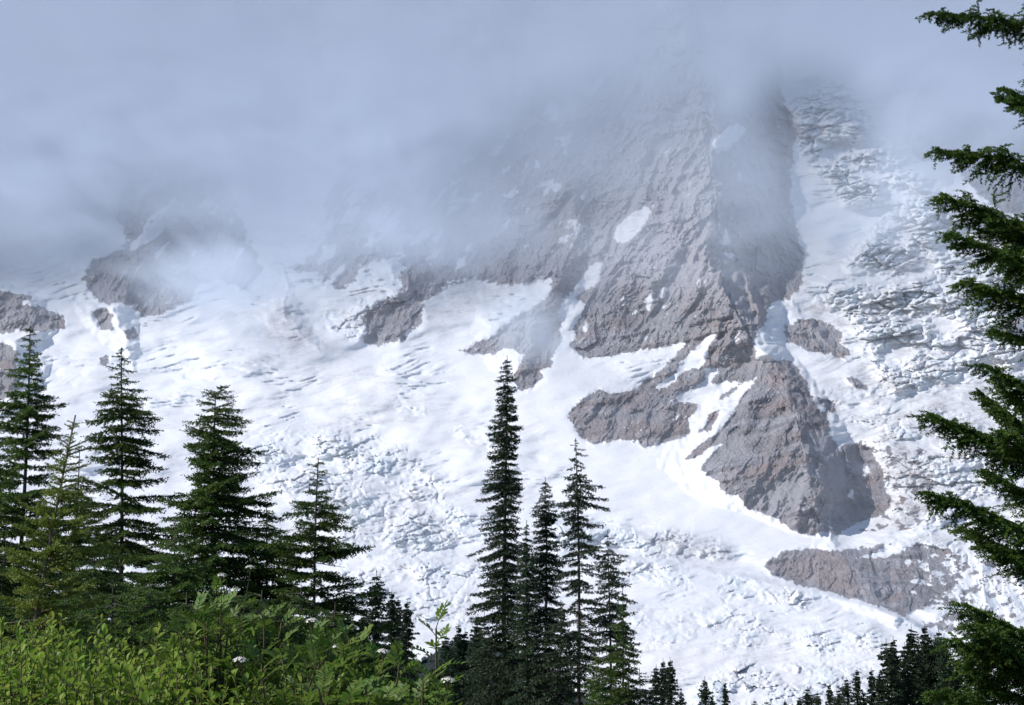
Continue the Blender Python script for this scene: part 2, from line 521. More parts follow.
def build_mountain():
    us = np.arange(-190, 1214, .95)
    vs = np.concatenate([np.arange(-300, -30, 4.0), np.arange(-30, 710, .85), np.arange(710, 790, 4.0)])
    u, v = np.meshgrid(us, vs)
    u = u.astype(np.float32)
    v = v.astype(np.float32)
    mpp = base_depth(v) / F
    # ragged outlines
    hi = 1 + 2.2 * sstep(320, 230, v) * sstep(620, 420, u)
    wu = u + 6.5 * hi * fbm(u / 14 / hi, v / 15 / hi, 5, .62, 1) + 2.6 * perlin(u / 3.4, v / 3.4, 5)
    wv = v + 5.0 * hi * fbm(u / 15 / hi, v / 11 / hi, 5, .62, 2) + 2.4 * perlin(u / 3.4, v / 3.1, 6)
    rock = np.zeros(u.shape, np.float32)
    for val, poly in ROCKS_AND_SNOW:
        rock[inside(poly, wu, wv)] = val
    # snow lodged in the outer ledges, rubble strewn on the snow's edge
    e3 = blur(rock, 3)
    q1, q2 = u + .8 * v, v - .35 * u
    win = np.clip(4.5 * e3 * (1 - e3), 0, 1)
    rag = fbm(q1 / 6, q2 / 11, 4, .7, 13) + .5 * perlin(u / 2.2, v / 1.9, 14)
    rock = (blur(rock, 1) + .62 * win * rag > .5).astype(np.float32)
    # the snow chutes and ramps stay open
    su = u + 2.0 * fbm(u / 8, v / 9, 4, .65, 23) + 1.2 * perlin(u / 2.4, v / 2.4, 24)
    sv = v + 2.0 * fbm(u / 8, v / 7, 4, .65, 26) + 1.2 * perlin(u / 2.4, v / 2.4, 27)
    for val, poly in ROCKS_AND_SNOW:
        if val == 0:
            rock[inside(poly, su, sv)] = 0
    isl = inside([(721, 409), (715, 421), (711, 431), (697, 432), (707, 424), (709, 413)], su, sv)
    rock[isl] = 1
    # thin streaks of old snow in the gullies
    streak = fbm(q1 / 9, q2 / 46, 3, .6, 15, True) + .35 * fbm(u / 30, v / 30, 2, .5, 16)
    upper = sstep(520, 440, v) * (1 - inside([(700, 390), (850, 380), (860, 540), (690, 540)], u, v))
    ramps = sstep(480, 400, u) * sstep(265, 285, u) * sstep(310, 285, v) + .75 * sstep(620, 560, u) * sstep(290, 250, v)
    rock = np.where((ramps > .3) & (fbm(q1 / 26, q2 / 48, 4, .6, 18) > .17 / np.maximum(ramps, .3)), 0, rock)
    rock = np.where((streak > .97) & (e3 > .9) & (upper > .5), 0, rock).astype(np.float32)
    wood = inside(FOREST, wu, wv).astype(np.float32)
    rock = np.maximum(rock, wood)
    ser = np.zeros(u.shape, np.float32)
    for val, poly in SERACS:
        s = inside(poly, wu, wv)
        ser[s] = np.maximum(ser[s], val)
    ser = blur(ser, 6)
    ser = ser * np.clip(.75 + 2.2 * fbm(u / 46, v / 26, 4, .55, 17), .05, 1.35)
    dirt_shade = np.zeros(u.shape, np.float32)
    for val, poly in DIRT:
        s = inside(poly, wu, wv)
        dirt_shade[s] = np.maximum(dirt_shade[s], val)
    dirt_shade = blur(dirt_shade, 5)
    rocks = blur(rock, 3)
    # speckle of snow among the rubble at the right
    mixz = blur(inside([(930, 540), (1400, 580), (1400, 640), (960, 632), (915, 600), (905, 560)], wu, wv).astype(np.float32), 4)
    rock = np.where((mixz > .4) & (fbm(u / 14, v / 9, 4, .65, 31) > .14 - .3 * sstep(925, 985, u)), 0, rock)
    mixd = blur(inside([(850, 440), (930, 450), (935, 500), (915, 528), (860, 532)], wu, wv).astype(np.float32), 4)
    rock = np.where((mixd > .4) & (fbm(u / 12, v / 9, 4, .6, 33) > .12), 1, rock)

    # relief towards the valley, metres
    ru = u + 9 * fbm(u / 26, v / 26, 3, .5, 19) + 3 * perlin(u / 7, v / 7, 20)
    rel = ridge(ru, v, [(620, -300), (660, -60), (690, 60), (712, 130), (716, 200), (706, 255), (722, 285), (741, 312), (753, 345), (774, 361),
                       (789, 385), (797, 420), (808, 465), (815, 495), (818, 540)],
                [200, 280, 320, 320, 320, 300, 250, 190, 130, 95, 105, 150, 190, 150, 0], .75, 1.9, mpp)
    rel = np.maximum(rel, ridge(ru, v, [(470, -60), (500, 60), (540, 120), (572, 180), (578, 220), (566, 262), (545, 300), (520, 345), (515, 395)],
                                [150, 150, 140, 130, 120, 100, 80, 50, 0], .5, 1.0, mpp))
    rel = np.maximum(rel, ridge(ru, v, [(330, -60), (345, 150), (370, 230), (400, 290), (400, 345)], [130, 120, 90, 70, 0], .6, .9, mpp))
    rel = np.maximum(rel, ridge(ru, v, [(160, 120), (150, 190), (140, 250), (112, 290), (118, 330), (140, 375)], [60, 110, 120, 90, 50, 0], .8, 1.1, mpp))
    rel = np.maximum(rel, ridge(ru, v, [(-40, 270), (30, 300), (45, 330), (12, 340), (16, 366), (16, 402), (0, 420)], [90, 60, 40, 110, 115, 60, 0], .4, 1.6, mpp))
    rel = np.maximum(rel, ridge(ru, v, [(830, 540), (845, 560), (868, 585), (893, 612), (900, 630)], [20, 55, 65, 40, 0], .8, 1.5, mpp))
    rel = np.maximum(rel, ridge(ru, v, [(1100, -60), (1060, 100), (1020, 200), (1040, 300)], [200, 200, 120, 0], .7, 1.0, mpp))
    rel = np.maximum(rel, ridge(ru, v, [(795, 310), (815, 330), (835, 350), (850, 362)], [10, 45, 30, 0], .7, 1.6, mpp))
    rel = np.maximum(rel, ridge(ru, v, [(285, 285), (285, 310), (300, 335), (320, 352)], [10, 40, 25, 0], .5, .8, mpp))
    rel = rel + 4 * fbm(u / 40, v / 40, 2, .5, 77)
    # broad steps and the lip of the lower tongue
    lip = np.interp(u, [-200, 300, 345, 395, 430, 490, 560, 620, 680, 760, 820, 860, 905, 960, 1250], [590, 575, 568, 560, 557, 560, 553, 555, 563, 577, 590, 600, 617, 650, 720])
    rel = rel + 46 * sstep(-2, 4, v - lip + 3 * fbm(u / 30, v / 60, 3, .5, 11)) - 16 * np.exp(-((v - lip + 7) / 8) ** 2)
    # rock: ribs running down to the left on the sunny side, down to the right on the other
    uc = np.interp(v, [60, 200, 285, 345, 420, 535], [690, 716, 722, 753, 797, 818])
    lean = np.where(u < uc, .8, -.5)
    s1 = u + v * lean * .7 + 10 * fbm(u / 40, v / 40, 3, .5, 21)
    s2 = v - u * .25 * np.sign(lean)
    gully = fbm(s1 / 30, s2 / 110, 4, .55, 43, True)
    talus = sstep(-.02, .22, fbm(s1 / 55, s2 / 70, 3, .5, 49) - .25 * gully) * sstep(.0, .9, rocks)
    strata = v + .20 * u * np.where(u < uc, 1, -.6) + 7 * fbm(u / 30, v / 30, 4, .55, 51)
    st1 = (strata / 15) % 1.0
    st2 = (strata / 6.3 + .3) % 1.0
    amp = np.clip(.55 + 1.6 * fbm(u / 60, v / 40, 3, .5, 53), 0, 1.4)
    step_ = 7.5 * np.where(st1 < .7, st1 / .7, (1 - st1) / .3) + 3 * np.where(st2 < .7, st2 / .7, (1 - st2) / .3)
    gw1, ga1, gb1, gx1, gy1 = worley(s1 / 13, s2 / 22, 21)
    gw2, ga2, gb2, gx2, gy2 = worley(s1 / 5, s2 / 8, 25)
    crag = 12 * ga1 + 16 * (gb1 - .5) * gx1 + 5 * ga2 + 7 * (gb2 - .5) * gx2
    rk = 22 * fbm(s1 / 55, s2 / 120, 3, .5, 41, True) + 15 * gully + (1 - .75 * talus) * (crag + amp * step_ + 6 * fbm(u / 6.5, v / 7, 4, .65, 45, True)) \
        + 2.0 * perlin(u / 2.3, v / 2.3, 47)
    band = v + .22 * u + 5 * fbm(u / 25, v / 25, 3, .5, 51)
    saw = (band / 17) % 1.0
    buttress = blur(inside([(565, 425), (610, 385), (700, 330), (760, 340), (745, 400), (690, 455), (580, 450)], u, v).astype(np.float32), 8)
    rk = rk + buttress * 8 * .6 * np.where(saw < .55, saw / .55, (1 - saw) / .45)
    rk = rk - np.median(rk[(rocks > .9) & (v > 0)]) - 2
    rel = rel + 1.35 * rocks * rk * (mpp / 2.0)
    pit = blur(inside([(843, 440), (875, 448), (893, 500), (880, 518), (845, 532), (834, 500), (838, 455)], u, v).astype(np.float32), 10)
    rel = rel - 70 * pit
    # ice: long low waves everywhere, broken blocks in the icefalls
    flow = v + .12 * u + 14 * fbm(u / 120, v / 60, 2, .5, 61)
    smooth = blur(inside([(430, 345), (560, 330), (640, 395), (700, 455), (800, 530), (900, 535), (780, 555), (720, 540), (600, 515), (540, 420), (470, 400)], u, v).astype(np.float32), 12)
    lines = sstep(.62, .85, fbm(u / 120 + v / 200, (flow + .25 * u) / 6, 3, .55, 64, True)) * sstep(-.1, .2, fbm(u / 70, v / 40, 2, .5, 66))
    ic = 3.2 * fbm(u / 45 + v / 60, flow / 9, 4, .55, 63) + 36 * fbm(u / 80 + v / 110, v / 34, 3, .5, 65) * (1 - .6 * smooth)
    crev = np.clip(fbm(u / 46 + v / 160, flow / 7, 3, .55, 67, True) - .4, 0, 1) * sstep(-.08, .3, fbm(u / 80, v / 40, 3, .5, 68))
    ic = ic - 17 * crev * (1 - smooth)
    ic = ic + (1 - .7 * smooth) * (1.3 * fbm(u / 10, v / 5, 4, .6, 69))
    bl = fbm(u / 15 + .3 * fbm(u / 8, v / 8, 2, .5, 70), v / 11, 4, .55, 71, True)
    qu, qv = u + 6 * fbm(u / 20, v / 20, 3, .5, 72), v + 4 * fbm(u / 20, v / 14, 3, .5, 74)
    qu = qu + .5 * qv + 10 * fbm(u / 60, v / 50, 2, .5, 78)
    g1, a1, b1, x1, y1 = worley(qu / 23, qv / 7.5, 3)
    g2, a2, b2, x2, y2 = worley(qu / 9.5, qv / 4.2, 8)
    g3, a3, b3, x3, y3 = worley(qu / 38, qv / 20, 5)
    g4, a4, b4, x4, y4 = worley((u + .3 * v) / 4.2, v / 3.0, 12)
    sr = 5 * bl + 4.5 * a4 + 8 * a1 + 11 * (b1 - .5) * x1 + 5 * a2 + 7 * (b2 - .5) * x2 + 20 * a3 + 22 * (b3 - .5) * x3 - 9 * (1 - sstep(0, .22, g1)) * (a1 < .75) - 3.5 * (1 - sstep(0, .25, g2)) - 6 * (1 - sstep(0, .12, g3))
    sr = sr + 1.2 * fbm(u / 3, v / 3, 2, .5, 76)
    icef = blur(inside([(790, 60), (900, 60), (930, 170), (1300, 230), (1300, 420), (960, 380), (900, 405), (850, 350), (800, 300), (800, 140)], u, v).astype(np.float32), 15)
    g5, a5, b5, x5, y5 = worley(qu / 27, qv / 11, 31)
    g6, a6, b6, x6, y6 = worley((u - .4 * v) / 60, (v + .15 * u) / 14, 37)
    sr = sr + icef * (17 * a5 + 22 * (b5 - .5) * x5 - 14 * (1 - sstep(0, .16, g5)) + 22 * a6 - 12 * (1 - sstep(0, .14, g6)))
    cells = np.minimum(np.minimum(g1 * 1.4, g2 * 1.7), .25 + g4)
    ser = np.clip(ser, 0, 1)
    rel = rel + (1 - rocks) * (ic * (1 - .6 * ser) + ser * sr) * (mpp / 1.5)
    D = base_depth(v) - rel
    x, y, z = at(u, v, D)
    co = np.stack([x, y, z], -1).reshape(-1, 3)
    # material fields
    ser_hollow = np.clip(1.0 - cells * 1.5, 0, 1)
    ice = .75 * np.clip(ser * (.1 + .75 * ser_hollow) * (.5 + fbm(u / 40, v / 30, 2, .5, 81)), 0, .8) + .35 * crev * (1 - smooth) * (1 - ser)
    grime_shade = (np.clip(fbm(u / 60, flow / 9, 4, .6, 83) - .08, 0, 1) * .8 + .3 * lines) * (1 - smooth)
    rightz = blur(inside([(860, 180), (1300, 230), (1300, 540), (900, 540), (850, 440), (800, 300), (880, 270)], u, v).astype(np.float32), 15)
    grime_shade = grime_shade + rightz * np.clip(fbm(u / 24, flow / 9, 4, .62, 85) + .08, 0, 1) * 1.3 + .4 * rightz * lines + ser * (.5 * np.clip(fbm(u / 9, v / 6, 4, .65, 87) + .05, 0, 1) + .32 * ser_hollow * np.clip(.5 + fbm(u / 30, v / 20, 3, .5, 88), 0, 1))  # last term paints crevice shade into the serac hollows, beside the real grime
    dirt_shade = np.clip(dirt_shade * (.75 + .9 * fbm(u / 8, v / 8, 4, .65, 89)) + grime_shade, 0, 1)
    red = np.clip(fbm(u / 60, (v + .2 * u) / 16, 4, .55, 91) * 2.0, 0, .85)
    red = np.maximum(red, blur(inside([(761, 568), (806, 548), (845, 550), (862, 600), (819, 590)], u, v).astype(np.float32), 5) * .8)
    red = np.maximum(red, .7 * blur(inside([(535, 185), (575, 185), (590, 250), (560, 265), (530, 230)], u, v).astype(np.float32), 8))
    red = np.maximum(red, .6 * blur(inside([(580, 425), (700, 410), (690, 435), (600, 447)], u, v).astype(np.float32), 5))
    nu, nv = len(us), len(vs)
    idx = np.arange(nu * nv).reshape(nv, nu)
    f = np.stack([idx[:-1, :-1], idx[1:, :-1], idx[1:, 1:], idx[:-1, 1:]], -1).reshape(-1, 4)
    fr = (rock[:-1, :-1] + rock[1:, :-1] + rock[1:, 1:] + rock[:-1, 1:]).ravel() / 4 > .5
    pale = sstep(385, 235, v + 25 * fbm(u / 50, v / 40, 3, .5, 95)) * (1 - sstep(820, 860, u))  # upper rock painted lighter, standing in for sun and luminous mist
    fields = dict(pale=pale.ravel(), talus=talus.ravel(), strata=(amp * (1 - talus) * (st1 > .72)).ravel(), rock=rock.ravel(), dirt_shade=dirt_shade.ravel(), ice=ice.ravel(), red=red.ravel(), wood=wood.ravel())
    for name, sel, lab in (("mountain", fr, "rocky grey brown ribs and cliffs of the mountain rising out of the ice"),
                           ("glacier", ~fr, "white crevassed glacier and snowfields running down between the rock ribs")):
        ff = f[sel]
        used, inv = np.unique(ff, return_inverse=True)
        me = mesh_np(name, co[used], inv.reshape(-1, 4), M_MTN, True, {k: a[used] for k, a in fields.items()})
        if name == 'mountain':
            me.polygons.foreach_set('use_smooth', np.zeros(len(me.polygons), bool))
        tag(obj(name, me), lab, "mountain" if name == "mountain" else "glacier", kind="structure")


build_mountain()


# ------------------------------------------------------------------ meadow ground
def gz(x, y):
    x, y = np.asarray(x, float), np.asarray(y, float)
    z = np.where(y > 0, -.085 * y, -.02 * y)
    z = z - np.where(y > 120, (y - 120) * .06, 0)
    z = z - .00012 * np.clip(y - 300, 0, 700) ** 2 * .9
    z = np.maximum(z, -135)
    z = z + (1.75 - .3 * sstep(-.9, -.2, x)) * np.exp(-((y - 6.8) / 2.9) ** 2) * (1 - sstep(.4, 1.5, x)) * sstep(-9, -4, x)
    z = z + .25 * fbm(x / 4 + 5, y / 4, 3, .5, 101) * sstep(2, 6, np.hypot(x, y))
    z = z + 2.0 * fbm(x / 60, y / 60, 2, .5, 103) * sstep(15, 60, np.hypot(x, y))
    return z


def build_ground():
    r = np.concatenate([[0], np.geomspace(.6, 1400, 150)])
    a = np.linspace(0, 2 * np.pi, 240, endpoint=False)
    rr, aa = np.meshgrid(r[1:], a, indexing='ij')
    x, y = rr * np.sin(aa), rr * np.cos(aa)
    co = np.stack([x, y, gz(x, y)], -1).reshape(-1, 3)
    na = len(a)
    idx = np.arange(co.shape[0]).reshape(-1, na)
    f = np.stack([idx[:-1], np.roll(idx[:-1], -1, 1), np.roll(idx[1:], -1, 1), idx[1:]], -1).reshape(-1, 4)[:, ::-1]
    co = np.vstack([co, [[0, 0, float(gz(0, 0))]]])
    c = len(co) - 1
    cap = np.stack([np.full(na, c), idx[0], np.roll(idx[0], -1), np.full(na, c)], -1)
    me = bpy.data.meshes.new("ground")
    me.from_pydata(co.tolist(), [], f.tolist() + [[c, int(b), int(a_)] for a_, b in zip(idx[0], np.roll(idx[0], -1))])
    me.polygons.foreach_set("use_smooth", np.ones(len(me.polygons), bool))
    me.materials.append(M_GROUND)
    tag(obj("ground", me), "sloping alpine meadow ground under the shrubs and firs", "ground", kind="structure")


build_ground()


# ------------------------------------------------------------------ the cloud that hides the upper mountain
def build_cloud():
    us = np.linspace(-260, 1300, 40)
    vs = np.linspace(-290, 640, 36)
    u, v = np.meshgrid(us, vs)
    d0 = np.minimum(base_depth(v), 4900)
    front = np.stack(at(u, v, d0 - 620), -1)
    back = np.stack(at(u, v, d0 + 60), -1)
    nu, nv = len(us), len(vs)
    co = np.concatenate([front.reshape(-1, 3), back.reshape(-1, 3)])
    i0 = np.arange(nu * nv).reshape(nv, nu)
    i1 = i0 + nu * nv
    q = lambda i: np.stack([i[:-1, :-1], i[1:, :-1], i[1:, 1:], i[:-1, 1:]], -1).reshape(-1, 4)
    side = lambda a, b: np.stack([a[:-1], b[:-1], b[1:], a[1:]], -1)
    f = np.concatenate([q(i0), q(i1)[:, ::-1], side(i0[0], i1[0])[:, ::-1] * 1, side(i0[-1], i1[-1])[:, ::-1], side(i0[:, 0], i1[:, 0]), side(i0[:, -1], i1[:, -1])[:, ::-1]])
    m, n, o = material("cloud_vapour")
    tc = n.new("ShaderNodeTexCoord").outputs["Object"]
    sp = n.new("ShaderNodeSeparateXYZ")
    n.link(tc, sp.inputs[0])
    X, Z = sp.outputs[0], sp.outputs[2]
    K = 3600 / F                                     # metres per photo position at the face
    U = n.m('MULTIPLY_ADD', X, 1 / K, 512)
    V = n.m('MULTIPLY_ADD', Z, -1 / K, 595)
    mp = n.new("ShaderNodeMapping")
    mp.inputs["Rotation"].default_value = (0, math.radians(-28), 0)
    mp.inputs["Scale"].default_value = (.75, .14, 1.5)
    n.link(tc, mp.inputs[0])
    big = n.noise(mp.outputs[0], 1 / 420, 6, .62)
    warp = n.new("ShaderNodeVectorMath", operation='MULTIPLY_ADD')
    nz = n.new("ShaderNodeTexNoise")
    nz.inputs["Scale"].default_value = 1 / 300
    nz.inputs["Detail"].default_value = 3
    n.link(mp.outputs[0], nz.inputs["Vector"])
    n.link(nz.outputs["Color"], warp.inputs[0])
    warp.inputs[1].default_value = (260, 260, 260)
    n.link(mp.outputs[0], warp.inputs[2])
    fine = n.noise(warp.outputs[0], 1 / 120, 8, .66)
    # cloud base, density and softness along the face (x, base, density, softness)
    prof = [(-250, 255, .9, 60), (0, 252, .9, 60), (70, 235, .9, 70), (110, 180, .7, 90), (180, 165, .5, 110), (240, 170, .5, 120), (300, 180, .55, 120),
            (360, 190, .6, 110), (420, 185, .7, 110), (470, 120, .5, 130), (540, 60, .45, 130), (600, 55, .45, 130), (680, 60, .45, 130),
            (760, 55, .45, 120), (810, 20, .45, 120), (880, 10, .45, 120), (940, 70, .5, 110), (1030, 100, .6, 100), (1280, 120, .7, 90)]
    ramp = n.new("ShaderNodeValToRGB")
    ramp.color_ramp.interpolation = 'LINEAR'
    el = ramp.color_ramp.elements
    for i, (pu, pb, pd, pw) in enumerate(prof):
        t = (pu + 260) / 1560
        e = el[i] if i < 2 else el.new(t)
        e.position = t
    for e, (pu, pb, pd, pw) in zip(sorted(el, key=lambda e: e.position), prof):
        e.color = (pb / 400, pd, pw / 200, 1)
    n.link(n.m('MULTIPLY_ADD', U, 1 / 1560, 260 / 1560), ramp.inputs[0])
    sc = n.new("ShaderNodeSeparateColor")
    n.link(ramp.outputs[0], sc.inputs[0])
    basev = n.m('MULTIPLY', sc.outputs[0], 400)
    width = n.m('MULTIPLY', sc.outputs[2], 200)
    wob = n.m('MULTIPLY', n.m('ADD', n.m('MULTIPLY', big, .55), n.m('MULTIPLY', fine, .45)), 1)
    dv = n.m('SUBTRACT', basev, V)
    dv = n.m('ADD', dv, n.m('MULTIPLY', n.m('SUBTRACT', wob, .5), 190))
    t = n.m('ADD', n.m('DIVIDE', dv, width), .5, clamp=True)
    t = n.m('MULTIPLY', t, t)
    dens = n.m('MULTIPLY', t, sc.outputs[1])
    dens = n.m('MULTIPLY', dens, n.m('ADD', n.m('MULTIPLY', n.sm(fine, .36, .66), n.m('MULTIPLY_ADD', n.sm(V, -20, 200), 1.0, .35)), .5))

    def blob(cu, cv, ru, rv, strength):
        a = n.m('DIVIDE', n.m('SUBTRACT', U, cu), ru)
        b = n.m('DIVIDE', n.m('SUBTRACT', V, cv), rv)
        r2 = n.m('ADD', n.m('MULTIPLY', a, a), n.m('MULTIPLY', b, b))
        r2 = n.m('ADD', r2, n.m('MULTIPLY', n.m('SUBTRACT', wob, .5), 8))
        return n.m('MULTIPLY', n.m('SUBTRACT', 1.0, r2, clamp=True), strength)
    for args in ((222, 308, 75, 36, .7), (150, 215, 100, 40, .2), (50, 255, 120, 40, .3), (455, 225, 90, 70, .26), (320, 235, 120, 70, .24),
                 (528, 372, 38, 38, .22), (640, 290, 110, 60, .14), (850, 225, 90, 45, .2), (740, 215, 80, 90, .2)):
        dens = n.m('ADD', dens, blob(*args))
    # an even veil that thickens upwards
    up = n.sm(n.m('MULTIPLY', V, -1.0), -400, 20)
    veil = n.m('ADD', n.m('MULTIPLY', n.m('MULTIPLY', up, up), .46), .024)
    veil = n.m('MULTIPLY', veil, n.m('ADD', n.m('MULTIPLY', n.sm(wob, .36, .64), n.m('MULTIPLY_ADD', n.sm(V, -20, 200), .9, .3)), .55))
    clear = n.m('ADD', n.m('POWER', n.m('DIVIDE', n.m('SUBTRACT', U, 845), 85), 2), n.m('POWER', n.m('DIVIDE', n.m('SUBTRACT', V, 105), 120), 2))
    clear = n.m('SUBTRACT', 1.0, n.m('MULTIPLY', n.sm(n.m('MULTIPLY', clear, -1.0), -1.2, -.1), .84))
    veil = n.m('MULTIPLY', veil, clear)
    dens = n.m('MULTIPLY', dens, clear)
    dens = n.m('ADD', dens, veil)
    dens = n.m('MULTIPLY', dens, CLOUD_DENS)
    pv = n.new("ShaderNodeVolumePrincipled")
    pv.inputs["Color"].default_value = (.82, .89, .995, 1)
    pv.inputs["Anisotropy"].default_value = .0
    n.link(dens, pv.inputs["Density"])
    n.link(pv.outputs[0], o.inputs["Volume"])
    me = mesh_np("cloud", co, f, m)
    c = obj("cloud", me)
    tag(c, "grey white bank of mist hiding the upper mountain", "cloud", kind="stuff")


CLOUD_DENS = .0085
build_cloud()


# ------------------------------------------------------------------ conifers
def tube(pts, radii, sides=7):
    pts = np.asarray(pts, float)
    n = len(pts)
    tg = np.gradient(pts, axis=0)
    tg /= np.linalg.norm(tg, axis=1)[:, None] + 1e-9
    ref = np.array([0.31, .95, .05])
    a = np.cross(tg, ref)
    a /= np.linalg.norm(a, axis=1)[:, None] + 1e-9
    b = np.cross(tg, a)
    th = np.linspace(0, 2 * np.pi, sides, endpoint=False)
    ring = pts[:, None] + (a[:, None] * np.cos(th)[None, :, None] + b[:, None] * np.sin(th)[None, :, None]) * np.asarray(radii)[:, None, None]
    idx = np.arange(n * sides).reshape(n, sides)
    f = np.stack([idx[:-1], np.roll(idx[:-1], -1, 1), np.roll(idx[1:], -1, 1), idx[1:]], -1).reshape(-1, 4)
    return ring.reshape(-1, 3), f


def join(parts):
    vs, fs, o = [], [], 0
    for v, f in parts:
        vs.append(v)
        fs.append(np.asarray(f) + o)
        o += len(v)
    return np.concatenate(vs), np.concatenate(fs)


def needles_on(rng, p0, d, length, step, nlen, k, wid, up_bias=.25):
    """tufts of flat needles along twigs; p0, d are (n,3), length (n,). Returns triangle verts (m,3,3) and twig index"""
    m = np.maximum((length / step).astype(int), 2)
    ti = np.repeat(np.arange(len(p0)), m * k)
    within = np.concatenate([np.repeat(np.arange(q), k) for q in m]) if len(m) else np.zeros(0)
    s = (within + rng.uniform(0, 1, len(ti))) / m[ti]
    pos = p0[ti] + d[ti] * (s * length[ti])[:, None]
    r = rng.normal(0, 1, (len(ti), 3))
    dd = d[ti]
    r -= dd * (r * dd).sum(1)[:, None]
    r /= np.linalg.norm(r, axis=1)[:, None] + 1e-9
    r[:, 2] += up_bias
    L = nlen * rng.uniform(.7, 1.25, len(ti)) * (1 - .35 * s)
    out = dd * .75 + r * .75
    out /= np.linalg.norm(out, axis=1)[:, None]
    tip = pos + out * L[:, None]
    w = np.cross(out, rng.normal(0, 1, (len(ti), 3)))
    w /= np.linalg.norm(w, axis=1)[:, None] + 1e-9
    w *= (wid * rng.uniform(.7, 1.3, len(ti)))[:, None]
    mid = pos + out * (L * .35)[:, None]
    quad = np.stack([pos, mid + w, tip, mid - w], 1)
    return quad, s


